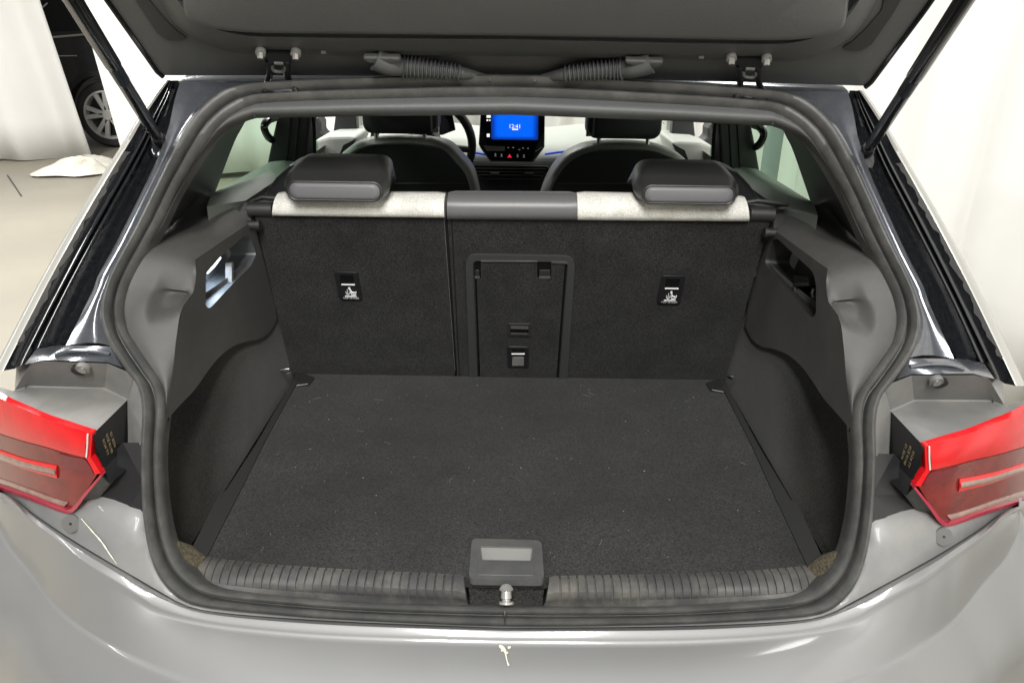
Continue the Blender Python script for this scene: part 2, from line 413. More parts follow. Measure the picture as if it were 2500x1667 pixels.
ar = [(.50 * cos(a), .40 + .50 * sin(a)) for a in [pi + .15 - i * (pi + .3) / 20 for i in range(21)]]; ar2 = [(.44 * cos(a), .40 + .44 * sin(a)) for a in [pi + .15 - i * (pi + .3) / 20 for i in range(21)]]
t.grid([[Vector((wx + x, wy - .155, z)) for x, z in ar], [Vector((wx + x, wy - .165, z)) for x, z in ar2], [Vector((wx + x, wy - .02, z)) for x, z in ar2]])
link('wheel_arch', t, matt_blk, suv)
def suv_bar(a, b, r): return MB().tube([(wx + a[0], wy - .165, a[1]), (wx + (a[0] + b[0]) / 2, wy - .170, (a[1] + b[1]) / 2 + .01), (wx + b[0], wy - .165, b[1])], r, 8)
for a, b, r in (((-.86, 1.22), (.9, 1.36), .016), ((-.80, 1.33), (-.42, 1.62), .012), ((-.92, 1.02), (-.2, 1.06), .010), ((-.55, 1.74), (.9, 1.84), .014)): link('chrome_strip', suv_bar(a, b, r), chrome, suv)
wq = [(-.78, 1.30), (-.45, 1.68), (.2, 1.76), (.9, 1.78), (.9, 1.38)]
link('side_window', MB().prism([Vector((wx + x, wy - .155, z)) for x, z in wq], (0, .02, 0)), gloss_blk, suv, smooth=0)
lq = [(-.98, .98), (-.80, 1.02), (-.62, 1.10), (-.80, 1.16), (-.93, 1.14)]
link('rear_lamp', MB().prism([Vector((wx + x, wy - .160, z)) for x, z in lq], (0, .04, 0)), glass('lamp_glass', (.6, .6, .65), .3), suv, smooth=0)
link('reflector', MB().prism([Vector((wx + x, wy - .150, z)) for x, z in ((-.80, .70), (-.77, .70), (-.74, .86), (-.77, .86))], (0, .02, 0)), glass('reflector_glass', (.7, .7, .7), .5), suv, smooth=0)

# ================================================================== THE HATCHBACK
car = empty('hatchback', (0, 2.6, 0), 'light grey hatchback seen from behind with its tailgate open on an empty carpeted boot', 'car')

# ---- door seal
OUT = [(1236, 1528), (900, 1515), (700, 1502), (536, 1486), (471, 1473), (429, 1450), (390, 1404), (364, 1335), (350, 1239), (346, 1105), (349, 1000), (337, 944), (306, 902), (268, 844), (254, 806), (249, 768), (254, 730), (276, 668), (333, 561), (383, 459), (452, 321), (494, 268), (536, 233), (574, 218), (651, 207), (900, 195), (1252, 189)]
INN = [(1236, 1479), (900, 1471), (700, 1456), (560, 1441), (505, 1425), (470, 1400), (440, 1365), (417, 1310), (402, 1220), (397, 1105), (405, 1000), (398, 945), (372, 900), (337, 848), (312, 808), (302, 765), (306, 720), (327, 665), (393, 545), (445, 440), (512, 335), (548, 295), (582, 272), (612, 258), (668, 249), (900, 241), (1252, 236)]
O3 = [atF(q) for q in OUT]; I3 = [atF(q, .006) for q in INN]
for L in (O3, I3): L[0].x = 0; L[-1].x = 0
def ring(L, n): 
    full = [Vector(p) for p in L] + [mir(p) for p in L[-2:0:-1]]
    return crom(full, n, True)
RO_, RI_ = ring(O3, 8), ring(I3, 8)
SEC = [(-.02, .02), (0, -.001), (.04, -.009), (.14, -.016), (.26, -.018), (.38, -.013), (.46, -.004), (.50, .006), (.54, .006), (.58, -.003), (.66, -.010), (.78, -.013), (.9, -.009), (.98, 0), (1.0, .012), (1.0, .03)]
NRM = []
for i in range(len(RO_)):
    tg = RO_[(i + 1) % len(RO_)] - RO_[i - 1]; wv = RI_[i] - RO_[i]; n = tg.cross(wv).normalized()
    if n.y < 0: n = -n
    NRM.append(n)
NRM = [(NRM[i - 2] + NRM[i - 1] + NRM[i] + NRM[(i + 1) % len(NRM)] + NRM[(i + 2) % len(NRM)]).normalized() for i in range(len(NRM))]
rows = [[RO_[i].lerp(RI_[i], s) + NRM[i] * h for s, h in SEC] for i in range(len(RO_))]
mb = MB().grid(rows, cv=True)
link('door_seal', mb, rubber, car, smooth=70)
# the butt joint of the seal at bottom centre
mb = MB().tube([atF((1232, 1490), -.016), atF((1233, 1506), -.02), atF((1233, 1524), -.016)], .0012, 6); link('seal_joint', mb, matt_blk, car)

# ---- rear body panel under the seal, bumper
GAP = [(1236, 1531), (900, 1519), (700, 1508), (536, 1494), (455, 1478), (395, 1446), (330, 1408), (268, 1372), (172, 1314), (88, 1258), (36, 1218), (-10, 1198), (-60, 1180)]
PTOP = OUT[:8] + [(350, 1262), (240, 1233), (130, 1200), (60, 1180), (0, 1165), (-60, 1150)]
rows = [resample(crom([atFc(q, -.001) for q in PTOP], 6), 60), None, resample(crom([atFc(q, -.006) for q in GAP], 6), 60)]
rows[1] = [a.lerp(b, .5) + Vector((0, -.002, 0)) for a, b in zip(rows[0], rows[2])]
for r in rows: r[0].x = 0
hid = [p + Vector((0, .03, .01)) for p in rows[0]]
mb = MB().grid([hid] + rows + [[p + Vector((0, .012, 0)) for p in rows[2]]])
both('rear_panel', mb, panel_paint, car, smooth=60)
LIP = [(1236, 1561), (900, 1552), (700, 1540), (517, 1519), (392, 1488), (330, 1450), (268, 1411), (210, 1375), (153, 1331), (76, 1270), (36, 1228), (-10, 1206), (-60, 1187)]
CRE = [(.0, .755, .632), (-.22, .762, .636), (-.39, .785, .645), (-.49, .812, .652), (-.584, .852, .66), (-.69, .915, .670), (-.778, .99, .68), (-.858, 1.055, .70), (-.908, 1.13, .735), (-.918, 1.3, .77)]
NB = 60
g1 = resample(crom([atFc(q, -.007) for q in GAP], 6), NB); l4 = resample(crom([atFc(q, -.034) for q in LIP], 6), NB)
crr = resample(crom(CRE, 6), NB)
g1[0].x = l4[0].x = 0
rows = [[p + Vector((0, .02, -.012)) for p in g1], [p + Vector((0, 0, -.004)) for p in g1], [p.lerp(q, .12) + Vector((0, -.002, .003)) for p, q in zip(g1, l4)], [p.lerp(q, .5) + Vector((0, -.004, .009)) for p, q in zip(g1, l4)], [p.lerp(q, .88) + Vector((0, -.002, .003)) for p, q in zip(g1, l4)], l4]
for t in (.04, .1, .25, .5, .75, .92, .98): rows.append([p.lerp(q, t) + Vector((0, 0, -.004 * (1 if t < .2 else .3) + .008 * sin(pi * t))) for p, q in zip(l4, crr)])
rows.append([Vector(p) for p in crr])
nr = []
for i in range(NB):
    tg = crr[min(i + 1, NB - 1)] - crr[max(i - 1, 0)]; v = Vector((tg.y, -tg.x, 0)).normalized()
    if v.y > 0 and i < NB // 2: v = -v
    if i >= NB // 2 and v.x > 0: v = -v
    nr.append(v)
nr[0] = Vector((0, -1, 0))
for o, dz in ((.003, -.0025), (.006, -.0065), (.020, -.026), (.05, -.065), (.07, -.11), (.085, -.18), (.08, -.28), (.05, -.38), (.0, -.42)):
    rows.append([p + n * o + Vector((0, 0, dz)) for p, n in zip(crr, nr)])
mb = MB().grid(rows)
bl = both('bumper', mb, paint, car, smooth=50)

# ---- marks on the bumper
def ribbon(pts, wds, m, name, parent=car):
    mb = MB(); a = []; b = []
    for i, p in enumerate(pts):
        t = (pts[min(i + 1, len(pts) - 1)] - pts[max(0, i - 1)]).normalized(); s = t.cross(Vector((0, -.5, .85))).normalized()
        a.append(p + s * wds[i]); b.append(p - s * wds[i])
    mb.grid([a, b]); up = Vector((0, -.0008, .0020))
    mb.v = [v + up for v in mb.v]; mb2 = MB().grid([[v for v in mb.v[:len(a)]], [v + up * .6 for v in mb.v[:len(a)]], [v + up * .6 for v in mb.v[len(a):]], [v for v in mb.v[len(a):]]])
    return link(name, mb2, m, parent)
def on_bumper(q): return atZ(q, .6555)
bs = [on_bumper(q) for q in ((1221, 1580), (1230, 1586), (1234, 1600), (1238, 1615), (1241, 1624))]
def raycast_rows(q):
    d = ray(*q); best = None; O = CAM.copy(); fl = 1
    if d.x > 0: d = Vector((-d.x, d.y, d.z)); O.x = -O.x; fl = -1
    from mathutils.geometry import intersect_ray_tri
    for i in range(len(rows) - 1):
        for j in range(NB - 1):
            a, b, c, e = rows[i][j], rows[i][j + 1], rows[i + 1][j + 1], rows[i + 1][j]
            for tr in ((a, b, c), (a, c, e)):
                h = intersect_ray_tri(*tr, d, O, True)
                if h and (best is None or (h - O).length < (best - O).length): best = h
    return best if best is None else Vector((best.x * fl, best.y, best.z))
def flipped(q):
    d = ray(*q); best = None; O = Vector((-CAM.x, CAM.y, CAM.z)); d = Vector((-d.x, d.y, d.z))
    from mathutils.geometry import intersect_ray_tri
    for i in range(len(rows) - 1):
        for j in range(NB - 1):
            a, b, c, e = rows[i][j], rows[i][j + 1], rows[i + 1][j + 1], rows[i + 1][j]
            for tr in ((a, b, c), (a, c, e)):
                h = intersect_ray_tri(*tr, d, O, True)
                if h and (best is None or (h - O).length < (best - O).length): best = h
    return best if best is None else mir(best)
def bump_pts(qs):
    out = []
    for q in qs:
        mq = q
        h = raycast_rows(q)
        if h is None: h = flipped(q)
        if h is None: h = on_bumper(q)
        out.append(h)
    return out
sp_ = px([(1219, 1577), (1227, 1583), (1233, 1592), (1236, 1606), (1239, 1618), (1242, 1626)], 4)
wd_ = [.5 * q for q in [.0030, .0036, .0042, .0048, .0050, .0046, .0040, .0034, .0028, .0022, .0018, .0015, .0014, .0013, .0013, .0013, .0014, .0016, .0020, .0024, .0018]]
ribbon(bump_pts(sp_), wd_, stain, 'dried_splash')
rs_ = random.Random(11)
for c_, n_, r_ in (((1228, 1584), 11, 9), ((1243, 1580), 8, 5), ((1222, 1577), 7, 4), ((1236, 1592), 7, 5)):
    pl_ = [(c_[0] + r_ * rs_.uniform(.45, 1.1) * cos(2 * pi * k / n_), c_[1] + .7 * r_ * rs_.uniform(.45, 1.1) * sin(2 * pi * k / n_)) for k in range(n_)]
    link('dried_splash', MB().prism([p + Vector((0, -.0004, .0012)) for p in bump_pts(pl_)], (0, 0, -.0012)), stain, car, smooth=0)
sc_ = [atFc(q, -.008) for q in ((200, 1268), (228, 1300), (250, 1325), (268, 1352), (287, 1379))]
ribbon(crom(sc_, 4), [.0003 + .0008 * sin(pi * i / 16) * (.6 + .4 * sin(i * 2.1)) for i in range(17)], stain, 'scratch')
# ---- plugs
pg = atFc((175, 1277), -.009); nn = Vector((0, -.93, .37))
def disc(mb, c, n, r, h, k=24):
    n = Vector(n).normalized(); mb.cyl(Vector(c) - n * .004, Vector(c) + n * h, r, k)
mb = MB(); disc(mb, pg, nn, .0140, .003); pl = both('grommet', mb, plug_m, car)
mb = MB(); disc(mb, pg + nn * .003, nn, .002, .0008, 12); both('hole', mb, matt_blk, pl)

# ---- D pillar gutter
K = [(210, .0), (260, .0)]
r0 = OUT[13:25][::-1]           # from the top corner down to the kink
R0 = crom([atF(q, .004) for q in r0], 6)
def curve(pts, off, n=70): return resample(crom([atF(q, off) for q in pts], 8), n)
e_in = curve([(440, 200), (425, 250), (412, 310), (385, 385), (345, 470), (285, 590), (242, 668), (222, 718), (161, 843)], .012)
top0 = resample(R0, 70)
ch_a = curve([(438, 198), (420, 250), (405, 310), (376, 385), (334, 470), (274, 590), (228, 668), (206, 718), (146, 843)], .05)
ch_b = curve([(425, 197), (412, 235), (392, 280), (352, 372), (290, 485), (232, 590), (178, 690), (140, 765), (100, 850)], .055)
rd1 = curve([(423, 197), (410, 235), (389, 280), (349, 370), (286, 485), (228, 590), (174, 690), (136, 765), (95, 850)], .040)
rd1b = curve([(421, 197), (407, 235), (386, 280), (345, 370), (281, 485), (223, 590), (169, 690), (131, 765), (89, 850)], .040)
gr = curve([(420, 197), (405, 235), (383, 280), (341, 370), (276, 485), (218, 590), (164, 690), (125, 765), (82, 851)], .052)
rd2 = curve([(418, 197), (402, 235), (379, 280), (336, 368), (270, 485), (211, 590), (157, 690), (118, 765), (72, 853), (54, 890)], .038)
rd2b = curve([(416, 197), (400, 235), (376, 280), (333, 366), (266, 483), (207, 588), (153, 688), (113, 763), (66, 855), (47, 893)], .038)
fl = curve([(415, 196), (396, 235), (370, 280), (327, 363), (258, 480), (199, 583), (145, 683), (104, 760), (55, 858), (36, 900)], .050)
ot = curve([(413, 196), (390, 228), (352, 285), (318, 345), (245, 465), (184, 570), (128, 672), (78, 768), (30, 862), (8, 905)], .036)
mb = MB().grid([top0, e_in]); mb_rows = [[a.lerp(b, t) + Vector((0, .012 * sin(pi * t), 0)) for a, b in zip(top0, e_in)] for t in (0, .15, .35, .6, .85, 1)]
both('pillar_flange', MB().grid(mb_rows), paint_slope, car, smooth=60)
mb = MB().grid([e_in, [a.lerp(b, .4) + Vector((0, .012, 0)) for a, b in zip(e_in, ch_a)], ch_a, [a.lerp(b, .5) + Vector((0, .006, 0)) for a, b in zip(ch_a, ch_b)], ch_b, rd1, rd1b, gr, rd2, rd2b, fl, ot])
both('pillar_gutter', mb, paint_gloss, car, smooth=50)
ot2 = curve([(409, 196), (385, 226), (346, 283), (311, 341), (236, 459), (175, 560), (117, 662), (66, 757), (15, 856), (-10, 905)], .032)
mb = MB().grid([ot, ot2, [p + Vector((-.006, .004, .0)) for p in ot2], [p + Vector((-.014, .03, -.006)) for p in ot2], [p + Vector((-.03, .25, -.05)) for p in ot2]])
both('body_edge', mb, edge_paint, car, smooth=60)
# sealant with ragged edge
rag = []; ragb = []
for i, (a, b) in enumerate(zip(fl, ot)):
    if 18 < i < 64:
        k = .35 + .28 * sin(i * .9) * sin(i * .37 + 1) + .12 * sin(i * 2.3)
        rag.append(a.lerp(b, max(.05, min(.75, k))) + Vector((0, -.004, 0))); ragb.append(b.lerp(a, .03) + Vector((0, -.003, 0)))
both('sealant_strip', MB().grid([rag, ragb, [p + Vector((0, .004, 0)) for p in ragb]]), trimp, car, smooth=60)
# side of the body going forward (simple outer skin)
top_e = resample(ot2, 24)
skin = [[p + Vector((-.022, .14, -.03)) for p in top_e]]
b0 = [Vector((-.885, 1.05 + .02 * i, .95 - .028 * i)) for i in range(24)][::-1]
mb = MB().grid([[Vector((-.62, 1.6, 1.40)), Vector((-.66, 1.9, 1.44)), Vector((-.66, 2.6, 1.45))], [Vector((-.66, 1.6, 1.36)), Vector((-.69, 1.9, 1.40)), Vector((-.69, 2.6, 1.41))]])
both('roof_rail', mb, edge_paint, car)
rows_s = []
for y, dx_ in ((1.09, .085), (1.13, .045), (1.18, .02), (1.27, .004), (1.5, 0), (2.2, 0), (3.2, 0), (3.9, .03)):
    rows_s.append([Vector((-.672, max(y, 1.33), 1.10 if y > 1.3 else 1.06)), Vector((-.735 + dx_ * .3, max(y, 1.22), 1.07 if y > 1.3 else 1.03)), Vector((-.80 + dx_, y, 1.02)), Vector((-.86 + dx_, y, .98)), Vector((-.90 + dx_, y, .85)), Vector((-.905 + dx_, y, .60)), Vector((-.88 + dx_, y, .35)), Vector((-.84 + dx_, y, .22))])
both('body_side', MB().grid(rows_s), paint, car, smooth=60)
# metal shelf between gutter and lamp bracket
sh = [atF(q, o) for q, o in (((161, 843), .012), ((268, 846), .004), ((300, 898), .004), ((262, 884), -.012), ((112, 878), -.012), ((60, 890), .0), ((88, 852), .035), ((146, 843), .05))]
both('pillar_foot', MB().holed([sh[i] for i in (0, 1, 2, 3, 4, 5, 6, 7)]), paint_slope, car, smooth=60)
wld = [atF(q, -.004) for q in ((135, 868), (170, 858), (220, 858), (268, 866))]
both('weld_bead', MB().tube(crom(wld, 5), .0035, 8), paint_slope, car)
# roof edge panel between seal top and tailgate
ra = curve([(440, 198), (520, 196), (650, 193), (900, 186), (1252, 180)], .035, 40); rb = curve([(500, 262), (536, 230), (590, 212), (700, 202), (900, 192), (1252, 187)], .006, 40)
ra[-1].x = 0; rb[-1].x = 0
both('roof_edge', MB().grid([rb, [a.lerp(b, .4) + Vector((0, .012, -.006)) for a, b in zip(rb, ra)], ra, [p + Vector((0, .05, .012)) for p in ra], [Vector((p.x * 1.02, 1.9, 1.50 - .05 * (p.x / .6) ** 2)) for p in ra], [Vector((p.x * 1.02, 2.7, 1.50 - .05 * (p.x / .6) ** 2)) for p in ra]]), paint_slope, car, smooth=45)

# ---- lamp brackets and tail lamps
ZL = .962
B = {k: v for k, v in dict(P1=(110, 882), P2=(263, 887), P3=(255, 948), P4=(70, 943), L1=(72, 893), L2=(34, 955), R1=(308, 906), R2=(326, 920), R3=(311, 976)).items()}
T3 = atZ(B['P3'], ZL); T4 = atZ(B['P4'], ZL); TR = atX(B['R3'], -.60); TL = atZ(B['L2'], ZL); TC = atX((226, 1058), -.60)
U1 = atF(B['P1'], -.008); U2 = atF(B['P2'], -.008); UL = atF(B['L1'], .012); UR = atF(B['R1'], -.004); UR2 = atF(B['R2'], -.002)
mb = MB(); mb.poly([U1, U2, T3, T4]); mb.poly([UL, U1, T4, TL]); mb.poly([U2, UR, UR2, TR, T3])
def Lx(x): return .949 + .9 * max(0, -x - .60) ** 1.35          # plan curve of the lamp lens
def atL(q, off=0):
    lo, hi = .3, 3
    for _ in range(40):
        m = (lo + hi) / 2; p = atY(q, m)
        if p.y - off - Lx(p.x) < 0: lo = m
        else: hi = m
    return atY(q, lo)
lt = [atL(q, .005) + Vector((0, 0, -.0018)) for q in ((225, 1058), (170, 1040), (110, 1020), (50, 994), (0, 971), (-40, 948), (-80, 920))]
far = [Vector((-.86, 1.14, .972))]
mb.holed([T4, T3, TR] + lt + [TL])
# plastic flank between lamp and seal
fk = [TR] + [atF(q, .0) for q in ((326, 920), (346, 957), (351, 1024), (345, 1086))] + [atX((313, 1086), -.596)]
mb.poly(fk)
br = both('lamp_bracket', mb, bracket_m, car, smooth=25, bevel=.0025)
blk = [atFc(q, .006) for q in ((351, 1080), (352, 1180), (354, 1275), (300, 1266), (238, 1253), (180, 1230), (200, 1180), (300, 1080))]
both('lamp_recess', MB().holed(blk), matt_blk, car, smooth=0)
# screw with washer
sc0 = U1.lerp(U2, .57).lerp(T3, .16) + Vector((0, -.004, 0)); fn = (U2 - U1).cross(T4 - U1).normalized()
if fn.y > 0: fn = -fn
mb = MB(); disc(mb, sc0, fn, .0105, .004); sw = both('screw', mb, bracket_m, br)
mb = MB(); disc(mb, sc0 + fn * .004, fn, .0062, .0025, 20); both('screw_head', mb, chrome, br)
mb = MB(); disc(mb, sc0 + Vector((-.010, .002, -.006)), fn, .0105, .002); both('screw_recess', mb, matt_blk, br)

lamp_l = empty('x', (0, 0, 0), '', '') if False else None
hs = [atX(q, -.60) for q in ((308, 980), (311, 1085), (268, 1180), (252, 1146), (226, 1060))]
bot = [atL(q) for q in ((246, 1157), (169, 1247), (110, 1232), (50, 1210), (0, 1192), (-60, 1168))]
# housing: side wall, underside
mb = MB()
mb.poly([hs[0], hs[1], hs[3], hs[4]])
b_in = atX((306, 1150), -.585)
mb.poly([hs[1], b_in, hs[2], hs[3]])
rim_o = [atL(q, .02) for q in ((250, 1150), (268, 1182), (235, 1225), (196, 1262), (160, 1263), (100, 1243), (40, 1220), (0, 1203), (-60, 1178))]
lamp = both('tail_lamp', mb, matt_blk, car, smooth=20)
mb = MB(); rim_i = [atL(q, .004) for q in ((248, 1153), (246, 1160), (210, 1200), (172, 1249), (150, 1247), (100, 1231), (40, 1208), (0, 1193), (-60, 1169))]
mb.grid([rim_i, rim_o, [p + Vector((.006, .05, .004)) for p in rim_o]]); both('lamp_rim', mb, rubber, lamp, smooth=60)
def lens(name, outer, m, off, par, bev=0, depth=.01):
    pts = [atL(q, off) for q in outer]; mb = MB()
    # dense triangulation keeps the curved face smooth: split long spans first
    mb.holed(pts); n = len(pts); back = [p + Vector((0, depth, 0)) for p in pts]; mb.grid([pts + [pts[0]], back + [back[0]]])
    return both(name, mb, m, par, smooth=30, bevel=bev)
def band(name, top, botm, m, off, par, n=26, bulge=.0):
    a = [atL(q, off) for q in px(top, 8)]; b = [atL(q, off) for q in px(botm, 8)]; a = resample(a, n); b = resample(b, n)
    mb = MB(); R = [[p + Vector((0, .012, 0)) for p in a]] + [[p.lerp(q, t) + Vector((0, -bulge * sin(pi * t), 0)) for p, q in zip(a, b)] for t in (0, .08, .25, .5, .75, .92, 1)] + [[p + Vector((0, .012, 0)) for p in b]]
    mb.grid(R)
    e0 = [r[0] for r in R]; e1 = [r[-1] for r in R]
    mb.poly(e0); mb.poly(e1)
    return both(name, mb, m, par, smooth=45)
band('upper_lens', [(-80, 920), (0, 972), (50, 995), (110, 1021), (170, 1041), (215, 1056)], [(-80, 1030), (0, 1058), (50, 1074), (110, 1090), (160, 1105), (209, 1117)], red_hi, 0, lamp, bulge=.004)
band('upper_lens_edge', [(216, 1056), (225, 1059)], [(212, 1117), (221, 1118)], red_hi, -.002, lamp, n=4)
band('lens_corner', [(212, 1118), (222, 1118), (246, 1156)], [(210, 1119), (214, 1124), (232, 1157)], red_hi, -.003, lamp, n=10)
band('lower_lens', [(-80, 1032), (0, 1060), (50, 1076), (110, 1092), (160, 1107), (212, 1120), (238, 1156)], [(-80, 1160), (0, 1190), (50, 1208), (110, 1229), (150, 1243), (180, 1238), (236, 1160)], red_mid, .003, lamp, bulge=.0)
band('light_bar', [(-80, 1070), (0, 1100), (60, 1120), (138, 1137)], [(-80, 1098), (0, 1122), (60, 1145), (140, 1168)], red_hi, .0015, lamp, bulge=.002)
band('light_guide', [(-80, 1080), (0, 1107), (60, 1128), (134, 1145)], [(-80, 1094), (0, 1120), (60, 1142), (136, 1160)], red_pale, .0, lamp, bulge=.002)
band('light_guide', [(-80, 1138), (0, 1168), (60, 1190), (130, 1216), (166, 1226)], [(-80, 1152), (0, 1183), (60, 1204), (130, 1230), (155, 1238)], red_pale, .0016, lamp, bulge=.002)
band('lens_edge', [(-80, 1158), (0, 1188), (60, 1208), (110, 1227), (150, 1241), (172, 1243), (205, 1204), (245, 1158)], [(-80, 1164), (0, 1195), (60, 1216), (110, 1235), (150, 1250), (178, 1250), (211, 1208), (249, 1162)], red_edge, -.004, lamp, n=40)
band('dark_reflector', [(143, 1107), (175, 1115), (208, 1123), (228, 1155)], [(146, 1118), (160, 1138), (185, 1148), (224, 1157)], red_deep, .0016, lamp)
both('lens_line', MB().tube([atL((214, 1059), -.006), atL((213, 1088), -.006), atL((210.5, 1116), -.005)], .0011, 6), bar_m, lamp)
# printed codes on the lamp flank
for sgn, L in ((-1, lamp[0]), (1, lamp[1])):
    o = Vector((sgn * -.0 + sgn * .5995, .985, .925)); mb = MB()
    for k, tx in enumerate(('0124 TY', 'ECE R148', 'E1 3074')):
        tm = text_mb(tx, .0085, Vector((-sgn * -.5992 if sgn < 0 else .5992, .975 + .010 * k, .925)) if False else Vector((sgn * .5988, .972 + .011 * k, .927)), Vector((0, .12, -.99)), Vector((0, -.99, -.12)) if sgn > 0 else Vector((0, .99, .12)))
        mb.add(tm.v, tm.f)
    link('printed_code', mb, brass, L, smooth=0)

# ---- boot sill with ribs
xs_rear = [(478, 1355), (505, 1366), (628, 1381), (800, 1394), (900, 1399), (1121, 1409), (1240, 1412)]
xs_cre = [(470, 1396), (520, 1405), (574, 1413), (700, 1424), (900, 1435), (1118, 1445), (1240, 1447)]
xs_bot = [(500, 1424), (560, 1441), (700, 1455), (900, 1469), (1118, 1477), (1240, 1480)]
rowR = crom([atZ(q, .722) for q in xs_rear], 6); rowC = crom([atZ(q, .7135) for q in xs_cre], 6); rowB = crom([atF(q, .02) for q in xs_bot], 6)
def at_x(row, x):
    for a, b in zip(row, row[1:]):
        if (a.x - x) * (b.x - x) <= 0 and a.x != b.x: return a.lerp(b, (x - a.x) / (b.x - a.x))
    return Vector(row[0] if abs(row[0].x - x) < abs(row[-1].x - x) else row[-1])
xe = rowR[0].x; 
mb = MB(); cols = []
x = -.472; xn = -.083; nrib = 29; dx = (xn - x) / nrib
def col(xx, groove, shift=0):
    r, c, b = at_x(rowR, xx), at_x(rowC, xx), at_x(rowB, xx)
    for q in (r, c, b): q.x = xx
    pts = [r + Vector((0, .02, -.004)), r, r.lerp(c, .35) + Vector((0, 0, .002)), r.lerp(c, .75) + Vector((0, 0, .0035)), c + Vector((0, 0, .0028)), c.lerp(b, .22) + Vector((0, -.002, .001)), c.lerp(b, .5) + Vector((0, -.001, .0004)), c.lerp(b, .55), b, b + Vector((0, -.004, -.02))]
    if groove:
        for k in range(1, 7): pts[k] = pts[k] + Vector((0, .0008, -.0026))
    return pts
X_ = [x]
cols.append(col(-.492, 0)); cols.append(col(-.480, 0))
for k in range(nrib + 1):
    xx = x + dx * k
    for d, gflag in ((-.0016, 0), (-.0009, 1), (.0009, 1), (.0016, 0)): cols.append(col(xx + d, gflag))
cols.append(col(-.074, 0))
# ends of the sill fall into the notch
e = col(-.068, 0); cols.append([p + Vector((.012 * i / 9, 0, -.001 * i)) for i, p in enumerate(e)])
e2 = [p + Vector((.004, .002, -.03)) for p in cols[-1]]; cols.append(e2)
sl = both('sill_trim', MB().grid(cols), sill_m, car, smooth=35)
# centre of the sill: dark carpet notch with the striker
mb = MB()
q = [(-.062, .955, .700), (.062, .955, .700), (.058, .915, .676), (-.058, .915, .676)]
mb.grid([[Vector((-.075, .975, .712)), Vector((.075, .975, .712))], [Vector((-.064, .965, .703)), Vector((.064, .965, .703))], [Vector((-.058, .942, .688)), Vector((.058, .942, .688))], [Vector((-.055, .905, .672)), Vector((.055, .905, .672))]])
link('latch_well', mb, carpet_s, car, smooth=60)
mb = MB().tube([(-.055, .910, .6775), (.055, .910, .6775)], .004, 8); link('well_lip', mb, trimp, car)
s0 = atY((1236, 1436), .918); s1 = atY((1236, 1474), .905)
striker = link('striker', MB().tube([s0 + Vector((0, 0, .002)), s0, s0.lerp(s1, .12), s0.lerp(s1, .16), s0.lerp(s1, .62), s0.lerp(s1, .66), s0.lerp(s1, .8), s0.lerp(s1, .84), s1], [.0085, .0105, .0105, .0075, .0085, .0065, .0065, .0115, .0115], 16), steel_m, car)

# ---- corner carpet pieces behind the seal
cp = [atF((417, 1312), .02), atZ((471, 1331), .728), atZ((503, 1360), .724), atZ((482, 1402), .708), atF((482, 1416), .018), atF((452, 1385), .016)]
both('corner_carpet', MB().holed(cp), dusty_carpet, car, smooth=60)
# ---- boot floor
left_e = [atZ(q, .72) for q in ((503, 1362), (574, 1222), (651, 1069), (735, 915))]
left_e[-1].y = 1.662
def yx(xv): return at_x(rowR, -abs(xv)).y + .004
pts = [Vector((-.487 + .974 * k / 20, yx(-.487 + .974 * k / 20), .72)) for k in range(21)]
rgt = [mir(p) for p in left_e]
outl = pts + [rgt[1], rgt[2], Vector((.505, 1.664, .72))] + [Vector((-.505, 1.664, .72)), left_e[2], left_e[1]]
mb = MB()
hnd = [atZ(q, .72) for q in ((1148, 1322), (1160, 1313), (1314, 1318), (1326, 1328), (1330, 1405), (1316, 1419), (1156, 1415), (1144, 1402))]
hole_ = [atZ(q, .72) for q in ((1166, 1328), (1307, 1331), (1303, 1374), (1169, 1372))]
mb.holed(outl, [hole_]); mb.grid([outl + [outl[0]], [p + Vector((0, 0, -.02)) for p in outl] + [outl[0] + Vector((0, 0, -.02))]])
bf = link('boot_floor', mb, carpet, car, smooth=30)
well = MB().grid([[Vector((x, y, z)) for x in (-.58, 0, .58)] for y, z in ((.93, .60), (.96, .66), (1.0, .665), (1.75, .665), (1.76, 1.0))])
for sx in (-1, 1): well.grid([[Vector((sx * .58, 1.0, .665)), Vector((sx * .60, 1.75, .665))], [Vector((sx * .58, 1.0, .74)), Vector((sx * .60, 1.75, .74))]])
link('boot_well', well, matt_blk, car, smooth=0)
# handle plate with finger recess
hp = roundpoly([(1152, 1313), (1322, 1318), (1329, 1415), (1144, 1412)], 14, 5); top = [atZ(q, .7255) for q in hp]
rc = roundpoly([(1172, 1332), (1301, 1335), (1297, 1368), (1175, 1366)], 3, 2); rt = [atZ(q, .7255) for q in rc]
mb = MB(); mb.holed(top, [rt]); mb.grid([top + [top[0]], [p + Vector((0, 0, -.012)) for p in top] + [top[0] + Vector((0, 0, -.012))]])
hd = link('floor_handle', mb, handle_m, bf, smooth=30)
inn = [p + Vector((0, -.004 if p.y > (rt[0].y + rt[-1].y) / 2 else .006, -.004)) for p in rt]
mb = MB(); cy = sum(p.y for p in rt) / len(rt); dn = [Vector((p.x * .97, p.y + (.016 if p.y < cy else .012), p.z - (.030 if p.y > cy else .016))) for p in rt]
fl_ = []
for p in rt:
    back = p.y > cy
    fl_.append(Vector((p.x * .985, p.y + (.001 if back else .002), p.z - (.004 if back else .024))))
mb.grid([rt + [rt[0]], fl_ + [fl_[0]]]); mb.holed(fl_)
link('finger_recess', mb, recess_m, hd, smooth=30)
pf = roundpoly([(1167, 1369), (1303, 1371), (1304, 1404), (1165, 1402)], 3, 2)
link('handle_flap', MB().prism([atZ(q, .7262) for q in pf], (0, 0, -.003)), handle_m, hd, smooth=30, bevel=.0006)
